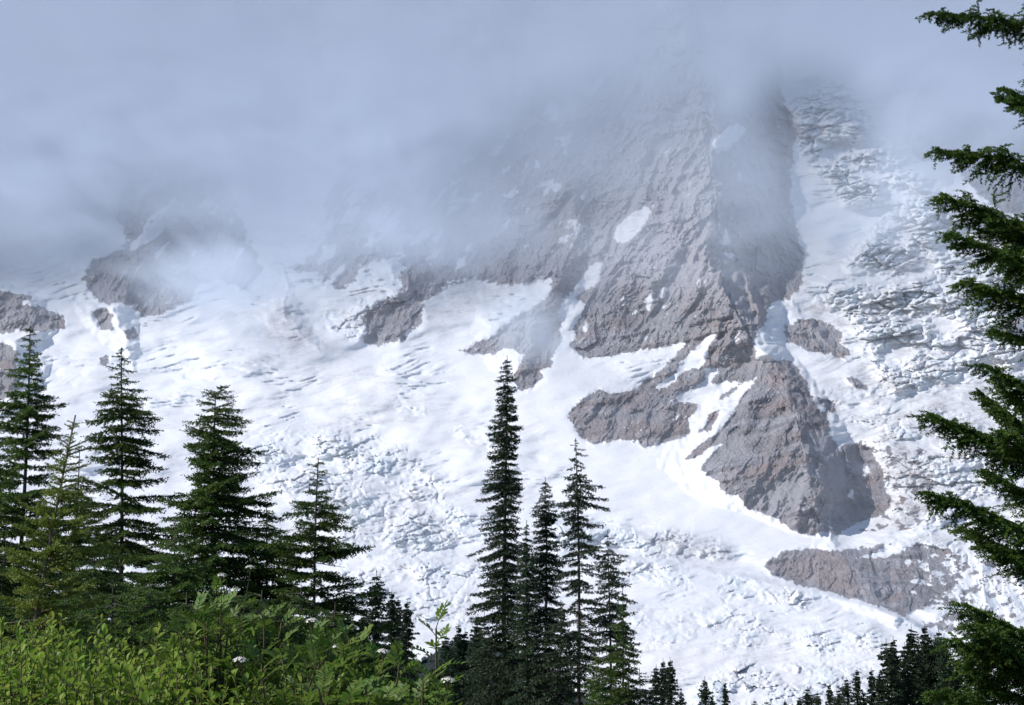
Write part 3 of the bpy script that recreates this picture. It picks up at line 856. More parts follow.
def conifer(seed, Ht, prof, step_h, per, rise, droop, spray, twig_gap, needle, k, wid, bare=.0, lean=None, tip_bend=None, mats=(None, None),
            gap=0.0, trunk_r=None, up_bias=.25, len_var=(.5, 1.2), tintf=.45, hang=.12, first=0.0):
    """returns (trunk mesh, crown mesh) for one tree; prof(t) is the branch length at t = 0 top .. 1 foot"""
    rng = np.random.default_rng(seed)
    lean = np.zeros(2) if lean is None else np.asarray(lean, float)
    tr = trunk_r or Ht * .007

    def axis(h):
        t = np.asarray(h) / Ht
        return np.stack([lean[0] * t ** 1.3 + .02 * Ht * .3 * np.sin(t * 5 + seed) * t, lean[1] * t ** 1.3, np.asarray(h, float)], -1)
    hs = np.linspace(-.4, Ht, 24)
    pts = axis(np.clip(hs, 0, None))
    pts[:, 2] = hs
    rad = tr * (1 - np.clip(hs, 0, Ht) / Ht) ** .85 + .012
    if tip_bend is not None:
        w = np.clip((hs / Ht - .955) / .045, 0, 1) ** 1.5
        pts[:, 0] += tip_bend * w
        pts[:, 2] -= abs(tip_bend) * .55 * w
    trunk = tube(pts, rad, 7)
    limbs = []
    quads, tints = [], []
    h = Ht * (1 - first) - needle * 2.2
    lead = axis(np.linspace(h - .1, Ht - .02, 5))
    if tip_bend is None:
        qd, s_ = needles_on(rng, lead[:-1], unit(np.diff(lead, axis=0)), np.linalg.norm(np.diff(lead, axis=0), axis=1), needle * .25, needle * .4, k, wid * .5, .2)
        quads.append(qd)
        tints.append(np.repeat(np.zeros(len(qd)), 4))
    while h > bare * Ht + .1:
        t = 1 - h / Ht
        small = .4 + .6 * min(1.0, (Ht - h) / 2.2)
        nb = max(3, int((per + rng.integers(-1, 2)) * (.5 + .5 * small)))
        a0 = rng.uniform(0, 6.28)
        for j in range(max(nb, 2)):
            az = a0 + j * 6.283 / nb + rng.normal(0, .3)
            L = prof(t) * rng.uniform(*len_var) * (1 + .2 * math.cos(az - seed)) * (1 + .2 * math.sin(h * 1.9 + seed) + .12 * math.sin(h * 4.7 + 2 * seed))
            if rng.random() < gap:
                if t > .3 and rng.random() < .6:          # a dead limb
                    b0 = axis(h)
                    qd_ = np.linspace(0, 1, 5)[:, None]
                    limbs.append(tube(b0 + np.array([math.cos(az), math.sin(az), -.15]) * L * .8 * qd_ + rng.normal(0, .02, (5, 3)) * qd_, np.linspace(.014, .004, 5), 4))
                continue
            if L < .05:
                L = .05 + .05 * rng.random()
            hb = h + rng.normal(0, step_h * .2)
            base = axis(min(max(hb, .05), Ht * .998))
            if tip_bend is not None:
                w = np.clip((hb / Ht - .955) / .045, 0, 1) ** 1.5
                base = base + np.array([tip_bend * w, 0, -abs(tip_bend) * .55 * w])
            dr = np.array([math.cos(az), math.sin(az), 0])
            rs = rise * (1 - .5 * t) + rng.normal(0, .11)
            dp = droop * (.6 + .6 * t) * rng.uniform(.7, 1.3)
            f = lambda q: base + dr * (L * q)[:, None] + np.array([0, 0, 1.0]) * (L * (rs * q - dp * q ** 2 + .35 * dp * q ** 4))[:, None]
            q = np.linspace(0, 1, 6)
            P = f(q)
            limbs.append(tube(P, np.linspace(.012 + L * .012, .004, 6), 4))
            n = max(int(L / twig_gap), 3)
            tq = np.linspace(.12, 1, n) + rng.normal(0, .02, n)
            tq = np.clip(tq, .05, 1)
            p0 = f(tq)
            dv = f(np.clip(tq + .02, 0, 1.02)) - f(tq - .02)
            dv /= np.linalg.norm(dv, axis=1)[:, None]
            side = np.cross(dr, [0, 0, 1.0])
            tw_p, tw_d, tw_l = [p0[-1:]], [dv[-1:]], [np.array([min(spray * .5, .4 * L)])]
            for sgn in (-1, 1):
                ang = rng.normal(.9, .18, n)
                d = dv * np.cos(ang)[:, None] + sgn * side * np.sin(ang)[:, None]
                d[:, 2] += rng.normal(-hang, .12, n)
                d /= np.linalg.norm(d, axis=1)[:, None]
                ln = np.minimum(spray, .55 * L + .04) * np.clip(1.15 - .75 * tq, .2, 1) * np.clip(tq * 3.5, .35, 1) * rng.uniform(.65, 1.2, n)
                tw_p.append(p0), tw_d.append(d), tw_l.append(ln)
            tw_p.append(f(np.linspace(.1, .97, n)))
            tw_d.append(dv)
            tw_l.append(np.full(n, L / n * 1.3))
            qd, s = needles_on(rng, np.concatenate(tw_p), np.concatenate(tw_d), np.concatenate(tw_l), needle * .55 * small, needle * small, k, wid * small, up_bias)
            quads.append(qd)
            tints.append(np.repeat(np.clip((s - .55) * tintf * 2 * rng.uniform(.3, 1.3) + rng.normal(0, .05), 0, 1), 4))
        h -= step_h * rng.uniform(.75, 1.25) * (.55 + .9 * min(t * 2.2, 1) * .5 + .1)
    tv, tf = join([trunk] + limbs)
    tm = mesh_np("trunk", tv, tf, mats[0] or M_BARK, True)
    qv = np.concatenate(quads).reshape(-1, 3)
    cm = mesh_np("crown", qv, np.arange(len(qv)).reshape(-1, 4), mats[1] or M_FIR, False, {"tint": np.concatenate(tints)})
    return tm, cm


def plant_tree(name, meshes, loc, rz, sc, label, group=None, cat="tree"):
    e = empty(name, loc, rz, sc)
    tag(e, label, cat, group)
    obj("trunk", meshes[0], e)
    obj("crown", meshes[1], e)
    return e


def spot(u, vtop, D):
    """foot position and height of a tree whose tip shows at (u, vtop) at distance D"""
    x, y, z = at(u, vtop, D)
    g = float(gz(x, y))
    return (float(x), float(y), g - .15), float(z) - g + .15


def px(n, D):
    return n * D / F


ORD = ["first", "second", "third", "fourth", "fifth", "sixth", "seventh", "eighth", "ninth", "tenth", "eleventh", "twelfth", "thirteenth", "fourteenth",
       "fifteenth", "sixteenth", "seventeenth", "eighteenth", "nineteenth", "twentieth", "twenty-first", "twenty-second", "twenty-third", "twenty-fourth",
       "twenty-fifth", "twenty-sixth", "twenty-seventh", "twenty-eighth", "twenty-ninth", "thirtieth"]


# --- the left hand group
GL = "firs at the left above the shrubs"


def left_tree(name, u, vt, D, label, wpx, seed, mat=M_FIR, name_=None, **kw):
    """wpx: list of (photo height below the tip, half width)"""
    loc, Ht = spot(u, vt, D)
    pp = np.array(wpx, float) * D / F
    prof = lambda t: float(np.interp(t * Ht, pp[:, 0], pp[:, 1]))
    a = dict(step_h=.36, per=9, rise=.1, droop=.32, spray=.5, twig_gap=.075, needle=.11, k=3, wid=.018, hang=.4)
    a.update(kw)
    ms = conifer(seed, Ht, prof, mats=(M_BARK, mat), **a)
    return plant_tree(name, ms, loc, 0, 1, label, GL)


left_tree("fir_tree", 31, 325, 48, "tall thin fir with open branches, standing behind the yellow green sapling",
          [(0, 3), (40, 14), (110, 28), (180, 40), (260, 58), (400, 75)], 11, step_h=.38, gap=.08, droop=.2, rise=.18)
left_tree("fir_tree", 132, 347, 46, "sparse fir with gaps between short level branches, right of the yellow green sapling",
          [(0, 3), (30, 16), (80, 28), (150, 40), (220, 50), (400, 62)], 12, lean=(-.25, 0), step_h=.38, gap=.1, droop=.28, rise=.1)
left_tree("fir_tree", 218, 377, 44, "dense green fir whose tip bends over to the right",
          [(0, 4), (30, 16), (80, 32), (150, 58), (190, 68), (300, 90), (420, 95)], 13, per=9, step_h=.3, gap=.0, tip_bend=.42, droop=.3, rise=.2)
left_tree("fir_tree", 318, 458, 43, "small fir with few bare level branches, right of the dense bent tip fir",
          [(0, 3), (40, 22), (90, 38), (130, 52), (200, 75), (300, 80)], 14, step_h=.38, gap=.1, droop=.22, rise=.22)
left_tree("fir_tree", -14, 372, 50, "fir cut by the left edge of the view, only its branch ends showing",
          [(0, 3), (60, 26), (150, 38), (260, 45), (400, 60)], 15, gap=.12)
left_tree("fir_tree", 78, 452, 52, "dark bushy fir behind and between the tall thin fir and the sparse fir",
          [(0, 3), (40, 20), (100, 44), (170, 62), (300, 80)], 16, per=6, gap=.08)
left_tree("fir_tree", 175, 520, 40, "low dark fir filling the gap under the dense bent tip fir",
          [(0, 3), (40, 30), (90, 52), (250, 85)], 17, per=9, step_h=.3)
left_tree("fir_tree", 268, 505, 46, "low dark fir crowded against the right side of the dense bent tip fir",
          [(0, 3), (40, 26), (100, 48), (250, 75)], 18, per=9, step_h=.3)
left_tree("fir_tree", 97, 535, 36, "short broad fir with pale green boughs in front of the sparse fir",
          [(0, 4), (30, 28), (80, 58), (220, 85)], 19, per=9, step_h=.3)
left_tree("fir_tree", 345, 585, 45, "low fir with a long side branch at the foot of the few branched small fir",
          [(0, 4), (20, 26), (60, 42), (200, 70)], 20, per=9, step_h=.3)
left_tree("fir_tree", 5, 540, 40, "low dense fir at the left edge behind the shrub patch",
          [(0, 4), (40, 34), (90, 60), (220, 80)], 21, per=9, step_h=.3)
rb = np.random.default_rng(55)
for i, (u, vt, D) in enumerate([(-8, 590, 30), (32, 582, 31), (64, 596, 28), (112, 586, 30), (150, 578, 32), (188, 592, 29), (228, 584, 31), (262, 590, 30), (300, 588, 32), (334, 602, 31)]):
    left_tree("fir_tree", u, vt, D, "low bushy fir, %s from the left of those right behind the shrubs" % ORD[i],
              [(0, 5), (20, 26), (60, 46), (200, 75)], 120 + i, per=9, step_h=.26)
# the leaning sapling
loc, Ht = spot(16, 640, 24)
loc2, Ht = spot(78, 415, 24)
ms = conifer(31, Ht, lambda t: float(np.interp(t, [0, .1, .5, 1], [.06, .3, .8, 1.0])), .17, 6, .5, .25, .34, .05, .065, 3, .012, lean=(.95, 0),
             mats=(M_PALEBARK, M_SAPL), gap=.1, trunk_r=.03, bare=.02, len_var=(.4, 1.2))
plant_tree("fir_sapling", ms, (loc2[0] - .95, loc2[1], loc2[2]), 0, 1, "leaning yellow green conifer sapling in front of the tall thin fir", GL)

# --- central spires
GC = "tall spire firs in the centre"
for (u, vt, D, seed, lab, wpx, kw) in [
    (505, 355, 88, 41, "tallest narrow spire fir in the middle of the view",
     [(0, 2), (40, 10), (100, 16), (180, 23), (260, 30), (400, 38)], dict(gap=.03, len_var=(.8, 1.12))),
    (545, 477, 90, 42, "narrow spire fir just right of the tallest one",
     [(0, 2), (40, 11), (100, 17), (200, 27), (300, 33)], dict(gap=.03, len_var=(.8, 1.15))),
    (577, 438, 86, 43, "tall ragged fir with long level branches reaching right",
     [(0, 2), (40, 17), (100, 28), (170, 30), (260, 38), (350, 42)], dict(gap=.22, len_var=(.45, 1.3), per=7, step_h=.45)),
    (609, 530, 84, 44, "shorter ragged fir at the right end of the central group",
     [(0, 2), (30, 14), (80, 24), (130, 28), (300, 40)], dict(gap=.2, len_var=(.45, 1.3), per=7, step_h=.45)),
    (527, 520, 82, 45, "slim fir squeezed between the two narrow spires",
     [(0, 2), (50, 10), (120, 18), (250, 28)], dict(gap=.05)),
    (484, 612, 94, 46, "low fir leaning on the left foot of the tallest spire",
     [(0, 2), (30, 10), (80, 20), (200, 30)], dict(gap=.05)),
    (560, 600, 80, 47, "low dark fir at the feet of the central spires, in the middle",
     [(0, 2), (30, 14), (80, 26), (200, 36)], dict(gap=.05)),
    (622, 588, 78, 48, "pale thin young fir in front of the shorter ragged fir",
     [(0, 2), (30, 8), (70, 18), (100, 26), (200, 34)], dict(gap=.15)),
    (596, 650, 76, 49, "low young fir left of the pale thin young fir",
     [(0, 2), (20, 9), (60, 24), (200, 34)], dict(gap=.1)),
    (640, 668, 79, 50, "lowest bough heavy fir at the right foot of the central group",
     [(0, 2), (15, 12), (40, 24), (200, 40)], dict(gap=.1)),
]:
    loc, Ht = spot(u, vt, D)
    pp = np.array(wpx, float) * D / F * (1, .88)
    a = dict(step_h=.36, per=9, rise=.08, droop=.4, spray=.5, twig_gap=.11, needle=.17, k=2, wid=.03, hang=.45)
    a.update(kw)
    mt = M_FIRB if seed not in (48, 49) else M_FIR
    ms = conifer(seed, Ht, lambda t: float(np.interp(t * Ht, pp[:, 0], pp[:, 1])), mats=(M_BARK, mt), **a)
    plant_tree("spire_fir", ms, loc, 0, 1, lab, GC)

# --- small trees beyond: a few models, copied
FARH = 16.0
far_models = []
for s, (w, gp) in enumerate([(1.25, .05), (1.0, .1), (1.55, .08), (1.15, .25)]):
    far_models.append(conifer(60 + s, FARH, lambda t: w * float(np.interp(t, [0, .12, .45, 1], [.06, .45, .9, 1.25])), .42, 8, .05, .4, .55, .2, .3, 2, .06,
                              mats=(M_BARK, M_FIRB), gap=gp, tintf=.1))


def far_group(items, D, label, group, seed):
    rng = np.random.default_rng(seed)
    for i, it in enumerate(sorted(items)):
        u, vt = it[:2]
        mdl = it[2] if len(it) > 2 else int(rng.integers(0, 3))
        loc, Ht = spot(u, vt, D + rng.uniform(-12, 12))
        e = plant_tree("distant_fir", far_models[mdl], loc, float(rng.uniform(0, 6)), 1, label % ORD[i], group)
        wd = Ht / FARH * rng.uniform(.85, 1.1) if len(it) < 4 else it[3]
        e.scale = (wd, wd, Ht / FARH)


far_group([(376, 570, 2), (392, 588, 1), (398, 596, 1), (407, 598, 1), (364, 606, 1), (384, 640, 2), (352, 622, 0)], 130,
          "dark fir, %s from the left in the clump above the white flower heads", "firs above the flower heads", 1)
far_group([(447, 632), (452, 645), (459, 622), (465, 628), (471, 640), (478, 614), (440, 655), (433, 665), (455, 660), (485, 650), (470, 668), (425, 672)], 230,
          "small dark fir, %s from the left in the clump left of the central spires", "small firs left of the central spires", 2)
far_group([(656, 664, 0), (663, 658, 1), (670, 657, 1), (681, 688, 3), (704, 676, 3), (712, 693, 1), (725, 680, 1)], 260,
          "little fir, %s from the left of the scattered ones right of the central spires", "little firs on the bottom edge right of the spires", 3)
far_group([(755, 698), (766, 699), (785, 699), (800, 695), (808, 686), (817, 690), (829, 682), (838, 687), (846, 676), (857, 667, 1), (864, 690), (871, 667, 1),
           (880, 672), (886, 638), (893, 636, 1), (898, 655), (905, 642), (912, 624), (918, 640), (924, 622, 1), (931, 634), (938, 627), (944, 633), (950, 648),
           (957, 655), (966, 640), (976, 628), (984, 650)], 240,
          "dark fir, %s from the left in the wood at the lower right", "firs of the wood at the lower right", 4)


# --- the near hemlock whose boughs enter from the right
def near_hemlock():
    rng = np.random.default_rng(5)
    D = 14.0
    bx, by, _ = (float(q) for q in at(1078, 352, D))
    g = float(gz(bx, by)) - .1
    ztop = float(at(1040, -150, D)[2])
    Ht = ztop - g
    # the trunk
    hs = np.linspace(0, Ht, 20)
    tv = [tube(np.stack([.05 * np.sin(hs * .8), 0 * hs, hs], -1), .13 * (1 - hs / Ht) ** .8 + .012, 10)]
    quads, tints = [], []

    def bough(P0, P1, sag, full):
        P0, P1 = np.asarray(P0, float), np.asarray(P1, float)
        L = np.linalg.norm(P1 - P0)
        f = lambda q: P0 + (P1 - P0) * q[:, None] - np.array([0, 0, 1.0]) * (sag * L * np.sin(np.pi * q ** .9))[:, None]
        q = np.linspace(0, 1, 9)
        tv.append(tube(f(q), np.linspace(.011 + .008 * L, .003, 9), 6))
        n = int(L / .018)
        tq = np.clip(np.linspace(.05, 1, n) + rng.normal(0, .012, n), .02, 1)
        p0 = f(tq)
        dv = f(tq + .02) - f(tq - .02)
        dv /= np.linalg.norm(dv, axis=1)[:, None]
        side = np.cross(dv, [0, 0, 1.0])
        side /= np.linalg.norm(side, axis=1)[:, None]
        TP, TD, TL = [f(np.linspace(0.02, .99, n))], [dv], [np.full(n, L / n * 1.6)]
        for sgn in (-1, 1):
            ang = rng.normal(.95, .2, n)
            d = dv * np.cos(ang)[:, None] + sgn * side * np.sin(ang)[:, None]
            d[:, 2] += rng.normal(-.38, .3, n)
            d /= np.linalg.norm(d, axis=1)[:, None]
            env = np.clip(1.08 - tq, .16, 1) ** .6 * (.6 + .6 * np.abs(np.sin(tq * rng.uniform(9, 16) + rng.uniform(0, 3)))) * np.clip(.3 + tq * 2, 0, 1)
            ln = full * 1.75 * env * rng.uniform(.45, 1.2, n)
            TP.append(p0), TD.append(d), TL.append(ln)
            # secondary twiglets on the longer twigs
            for fr in (.35, .65, .9):
                keep = ln > .07
                s2 = np.cross(d, dv)
                s2 /= np.linalg.norm(s2, axis=1)[:, None] + 1e-9
                perp = np.cross(d, s2) * rng.choice([-1, 1], n)[:, None]
                d2 = d * .65 + perp * .6
                d2[:, 2] -= .2
                d2 /= np.linalg.norm(d2, axis=1)[:, None]
                TP.append((p0 + d * (ln * fr)[:, None])[keep]), TD.append(d2[keep]), TL.append((ln * .5 * rng.uniform(.5, 1.1, n))[keep])
        qd, s = needles_on(rng, np.concatenate(TP), np.concatenate(TD), np.concatenate(TL), .0075, .033, 2, .0058, .3)
        quads.append(qd)
        tints.append(np.repeat(np.clip((s - .5) * 1.1 * rng.uniform(.3, 1), 0, 1), 4))

    def loc(u, v, dy=0.0):
        x, y, z = at(u, v, D + dy)
        return np.array([x - bx, y - by, z - g])
    # boughs that reach into the view: (tip u, tip v, foot v, sag, fullness, depth of the tip)
    for tu, tvv, fv, sag, full, dy in [
        (927, 13, 40, -.04, .17, -.2), (999, 98, 118, .0, .16, .3), (937, 150, 185, -.05, .20, -.3),
        (944, 196, 262, -.04, .27, -.2), (950, 233, 285, .0, .2, -.7), (990, 215, 275, .0, .25, .4), (962, 281, 330, -.05, .22, -.4),
        (992, 330, 350, .0, .18, .2), (930, 414, 492, -.04, .26, -.3), (926, 492, 556, -.03, .25, -.4),
        (960, 527, 580, .0, .2, .3), (966, 606, 668, -.03, .24, -.5),
        (985, 365, 420, .0, .2, -.6), (985, 470, 520, .0, .22, .5), (1000, 250, 300, 0, .2, .7), (990, 545, 585, .0, .2, -.4), (1005, 88, 125, 0, .18, .5), (980, 392, 470, .0, .22, .5), (1000, 430, 480, 0, .2, -.8),
        (955, 640, 700, -.02, .25, -.8), (968, 668, 735, .0, .27, -.4), (945, 690, 760, .0, .25, -.9), (992, 640, 700, .0, .25, .2),
        (975, 625, 690, .0, .25, -1.0), 
        (1012, 395, 440, 0, .22, .4)]:
        bough(loc(1078, fv), loc(tu, tvv, dy), sag, full)
    # the rest of the crown, round the other sides
    h = Ht - .2
    while h > .5:
        t = 1 - h / Ht
        for j in range(4):
            az = rng.uniform(-1.2, 1.2)
            L = min(1.3, .25 + 2.0 * t) * rng.uniform(.75, 1.1)
            P0 = np.array([0, 0, h + rng.normal(0, .05)])
            bough(P0, P0 + np.array([math.cos(az) * L, math.sin(az) * L, L * rng.uniform(.15, .4)]), 0, .24)
        h -= .3
    e = empty("hemlock_tree", (bx, by, g))
    tag(e, "near dark green conifer whose boughs reach in from the right edge", "tree")
    v, f = join(tv)
    obj("trunk", mesh_np("trunk", v, f, M_BARK, True), e)
    qv = np.concatenate(quads).reshape(-1, 3)
    obj("crown", mesh_np("crown", qv, np.arange(len(qv)).reshape(-1, 4), M_HEM, False, {"tint": np.concatenate(tints)}), e)


near_hemlock()


# ------------------------------------------------------------------ shrubs
LT = np.array([0, .3, .62, .85, 1.0])


def leaves(rng, pos, d, nrm, length, width, shape=(.08, .72, 1.0, .66, .04), fold=.22, curl=.18):
    """folded, curled leaf blades; all arguments (n,3) or (n,)"""
    n = len(pos)
    s = np.cross(d, nrm)
    s /= np.linalg.norm(s, axis=1)[:, None] + 1e-9
    nn = np.cross(s, d)
    rows = []
    cu = curl * rng.uniform(-.4, 1.6, n)
    for t, w in zip(LT, shape):
        c = pos + d * (length * t)[:, None] - nn * (length * cu * t * t)[:, None]
        e = (width * w * .5)[:, None]
        rows.append(np.stack([c - s * e + nn * e * fold * 2, c, c + s * e + nn * e * fold * 2], 1))
    v = np.stack(rows, 1).reshape(n, 15, 3)
    q = []
    for r in range(4):
        for c in range(2):
            q.append([r * 3 + c, r * 3 + c + 1, r * 3 + c + 4, r * 3 + c + 3])
    f = (np.arange(n) * 15)[:, None, None] + np.array(q)[None]
    return v.reshape(-1, 3), f.reshape(-1, 4)


def stem_curve(rng, hgt, spread):
    az = rng.uniform(0, 6.283)
    r = spread * math.sqrt(rng.random())
    t = np.linspace(0, 1, 7)
    top = np.array([math.cos(az) * r, math.sin(az) * r, 0])
    p = top[None] * (t ** 1.1)[:, None] * (1 + 0 * t[:, None])
    p = p + rng.normal(0, .008, (7, 3)) * t[:, None]
    p[:, 2] = hgt * t
    return p


def shrub_oval(seed, hgt, spread, nst=26, llen=.038):
    """upright stems with oval leaves up to the tip"""
    rng = np.random.default_rng(seed)
    st, LV, tint = [], [], []
    for i in range(nst):
        hh = hgt * rng.uniform(.55, 1.06)
        c = stem_curve(rng, hh, spread * 1.25)
        st.append(tube(c, np.linspace(.005, .0015, 7), 5))
        n = int(hh * .9 / .0125)
        t = np.linspace(.12, 1, n)
        p = np.stack([np.interp(t, np.linspace(0, 1, 7), c[:, k]) for k in range(3)], -1)
        az = np.arange(n) * 2.4 + rng.uniform(0, 6)
        el = np.interp(t, [.3, .85, 1], [.15, .5, 1.0]) + rng.normal(0, .32, n)
        d = np.stack([np.cos(az) * np.cos(el), np.sin(az) * np.cos(el), np.sin(el)], -1)
        nr = unit(np.array([0, 0, 1.0]) - d * d[:, 2:3] + rng.normal(0, .25, (n, 3)))
        ln = llen * 1.0 * rng.uniform(.55, 1.25, n) * np.interp(t, [.3, .8, 1], [1, 1, .7])
        LV.append(leaves(rng, p, d, nr, ln, ln * rng.uniform(.48, .66, n)))
        tn = np.clip(rng.normal(.22, .25, n) + (rng.random() < .2) * .3, 0, 1)
        tint.append(np.repeat(tn, 15))
    return join(st), join(LV), np.concatenate(tint)


def shrub_ash(seed, hgt, spread, nst=9, lean=0.0):
    """mountain ash: stems carrying feathered leaves"""
    rng = np.random.default_rng(seed)
    st, LV, tint, tips = [], [], [], []
    for i in range(nst):
        hh = hgt * rng.uniform(.72, 1.02)
        c = stem_curve(rng, hh, spread)
        c[:, 0] += lean * np.linspace(0, 1, 7) ** 1.5
        st.append(tube(c, np.linspace(.009, .003, 7), 6))
        tips.append(c[-1])
        n = max(int(hh * .7 / .026), 6)
        for j, t in enumerate(np.linspace(.35, 1, n)):
            p = np.array([np.interp(t, np.linspace(0, 1, 7), c[:, k]) for k in range(3)])
            az = j * 2.4 + rng.uniform(-.4, .4)
            el = float(np.interp(t, [.3, .9, 1], [.25, .6, .95]) + rng.normal(0, .15))
            d = np.array([math.cos(az) * math.cos(el), math.sin(az) * math.cos(el), math.sin(el)])
            L = rng.uniform(.075, .11)
            q = np.linspace(0, 1, 6)
            rp = p + d * (L * q)[:, None] - np.array([0, 0, 1]) * (L * .25 * q ** 2)[:, None]
            st.append(tube(rp, np.linspace(.0016, .0008, 6), 4))
            side = unit(np.cross(d, [0, 0, 1.0]))
            pos, dd = [], []
            for s in np.linspace(.28, .95, 5):
                b = p + d * L * s - np.array([0, 0, 1]) * L * .25 * s * s
                for sg in (-1, 1):
                    pos.append(b), dd.append(unit(d * .55 + side * sg * .85 + np.array([0, 0, .12])))
            pos.append(rp[-1]), dd.append(d)
            pos, dd = np.array(pos), np.array(dd) + rng.normal(0, .07, (len(dd), 3))
            dd = unit(dd)
            up = unit(np.cross(side, d))
            up = up if up[2] > 0 else -up
            nr = unit(up[None] - dd * (dd @ up)[:, None] + rng.normal(0, .12, dd.shape))
            ln = rng.uniform(.022, .034, len(pos)) * rng.uniform(.85, 1.1)
            LV.append(leaves(rng, pos, dd, nr, ln, ln * .38, (.1, .85, .95, .6, .03), .18, .15))
            tint.append(np.repeat(np.clip(rng.normal(.2, .2, len(pos)) + rng.normal(0, .1), 0, 1), 15))
    return join(st), join(LV), np.concatenate(tint), np.array(tips)


def flower_head(rng, c, r):
    """a domed cluster of small five petalled flowers on fine stalks"""
    n = 46
    a, rr = np.arange(n) * 2.4, np.sqrt((np.arange(n) + .5) / n)
    p = np.stack([np.cos(a) * rr * r, np.sin(a) * rr * r, r * .85 * np.sqrt(1 - .85 * rr ** 2)], -1) + rng.normal(0, r * .05, (n, 3))
    vs, fs = [], []
    for q in p:
        nrm = unit(q + np.array([0, 0, .01]))
        x = unit(np.cross(nrm, [.3, .9, .2]))
        y = np.cross(nrm, x)
        ring = [q + c]
        for k in range(10):
            th = k * .6283 + rng.uniform(0, .2)
            rad = r * (.2 if k % 2 == 0 else .11)
            ring.append(q + c + (x * math.cos(th) + y * math.sin(th)) * rad + nrm * r * (.05 if k % 2 == 0 else 0))
        vs.append(np.array(ring))
        fs.append(np.array([[0, k + 1, (k + 1) % 10 + 1, (k + 1) % 10 + 1] for k in range(10)]))
    stalks = [tube(np.stack([c + np.array([0, 0, -r * .9]), c + p[i] * .6 + np.array([0, 0, -r * .15]), c + p[i]]), np.array([.0011, .0008, .0006]), 4) for i in range(0, n, 4)]
    v, f = join(list(zip(vs, fs)))
    return v, f[:, :3], join(stalks)


def place_shrub(name, parts, loc, rz, label, group, leafmat, cat="shrub", flowers=None, rng=None):
    e = empty(name, loc, rz)
    tag(e, label, cat, group)
    obj("stems", mesh_np("stems", parts[0][0], parts[0][1], M_STEM, True), e)
    obj("foliage", mesh_np("foliage", parts[1][0], parts[1][1], leafmat, True, {"tint": parts[2]}), e)
    for c, r in flowers or []:
        v, f, s = flower_head(rng, np.array(c), r)
        fh = obj("flower_head", mesh_np("flower_head", v, f, M_FLOWER, False), e)
        obj("stalk", mesh_np("stalk", s[0], s[1], M_STEM, True), fh)
    return e


rs = np.random.default_rng(77)
GS = "oval leaved shrubs along the bottom left"
# rows of the patch: (distance, list of (u, v of the top))
rows = [(5.9, [(8, 628), (52, 626), (95, 625), (138, 622), (178, 632), (215, 640), (255, 650)]),
        (5.1, [(-8, 640), (30, 644), (70, 640), (112, 642), (152, 636), (192, 648), (232, 656), (272, 664), (300, 668)]),
        (4.4, [(-10, 668), (35, 666), (80, 670), (125, 664), (170, 672), (215, 676), (258, 680), (298, 684)])]
protos = [shrub_oval(200 + i, 1.0, .17) for i in range(5)]
for ri, (D, items) in enumerate(rows):
    rn = ("back", "middle", "front")[ri]
    for i, (u, vt) in enumerate(items):
        D_ = D + rs.uniform(-.15, .15)
        x, y, z = (float(q) for q in at(u, vt, D_))
        z += rs.normal(0, .028)
        hgt = .62 * rs.uniform(.95, 1.1)
        parts = shrub_oval(300 + ri * 20 + i, hgt, .17)
        place_shrub("leafy_shrub", parts, (x, y, z - hgt), float(rs.uniform(0, 6)),
                    "yellow green oval leaved shrub, %s from left in the %s row of the patch" % (ORD[i], rn), GS, M_LEAFA)

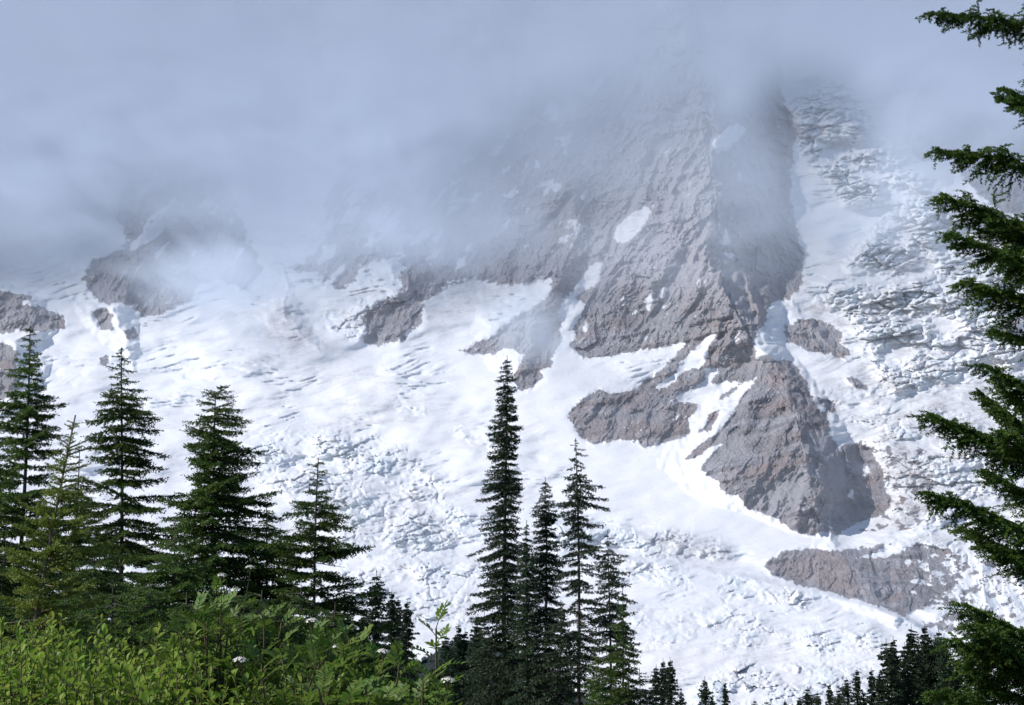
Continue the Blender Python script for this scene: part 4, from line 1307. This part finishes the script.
GA = "mountain ash shrubs at the bottom centre left"
for i, (u, vt, D, hgt, spread, nst, lab, heads) in enumerate([
    (222, 585, 5.0, .75, .13, 6, "tall feathery leaved shrub with a white flower head, before the dense bent tip fir", [(222, 578), (250, 570)]),
    (262, 615, 5.3, .7, .14, 7, "feathery leaved shrub behind the tall one with the white flower head", []),
    (312, 632, 4.8, .7, .12, 7, "feathery leaved shrub topped by the largest round white flower head", [(312, 624)]),
    (348, 640, 5.2, .65, .14, 8, "feathery leaved shrub between the largest flower head and the small creamy one", [(338, 650)]),
    (385, 662, 4.9, .6, .13, 8, "feathery leaved shrub with a small creamy flower head above its leaves", [(383, 655)]),
    (428, 625, 5.0, .75, .07, 3, "slender upright shrub of pale green leaves standing right of the flowering ones", []),
    (408, 682, 4.5, .55, .13, 8, "low feathery leaved shrub in front of the slender upright one", [(448, 684)]),
    (330, 672, 4.3, .55, .15, 9, "low feathery leaved shrub below the largest white flower head", [(240, 664)]),
    (275, 660, 4.5, .6, .13, 7, "low feathery leaved shrub beside the right end of the oval leaved patch", []),
    (430, 700, 4.9, .5, .10, 5, "low feathery leaved shrub at the right end of the thicket", []),
]):
    x, y, z = (float(q) for q in at(u, vt, D))
    st, lv, ti, tips = shrub_ash(400 + i, hgt, spread, nst if i == 5 else int(nst * 1.7))
    fl = []
    for hu, hv in heads:
        hx, hy, hz = (float(q) for q in at(hu, hv, D - .12))
        fl.append(((hx - x, hy - y, hz - (z - hgt)), (.021 if len(heads) == 1 else .017)))
    # a flower stalk from the middle of the shrub up to each head
    if fl:
        st = join([st] + [tube(np.array([[c[0] * .2, c[1] * .2, c[2] * .35], [c[0] * .7, c[1] * .7, c[2] * .75], [c[0], c[1], c[2] - r * .8]]), np.array([.0028, .002, .001]), 5) for c, r in fl])
    place_shrub("ash_shrub", (st, lv, ti), (x, y, z - hgt), 0, lab, GA, M_LEAFB, flowers=fl, rng=np.random.default_rng(500 + i))


# --- low heather on the rise: nobody could count it
def heather():
    rng = np.random.default_rng(9)
    n = 16000
    x = rng.uniform(-3.2, 1.4, n)
    y = rng.uniform(3.6, 9.5, n)
    z = gz(x, y)
    p = np.stack([x, y, z - .005], -1)
    d = unit(np.stack([rng.normal(0, .5, n), rng.normal(0, .5, n), np.ones(n)], -1))
    ln = rng.uniform(.025, .07, n)
    nr = unit(rng.normal(0, 1, (n, 3)))
    nr = unit(nr - d * (nr * d).sum(1)[:, None])
    v, f = leaves(rng, p, d, nr, ln, ln * .3)
    me = mesh_np("grass", v, f, M_LEAFB, True, {"tint": np.repeat(np.clip(rng.normal(.3, .3, n), 0, 1), 15)})
    tag(obj("grass", me), "short meadow grass and heather on the rise between the shrubs", "grass", kind="stuff")


heather()
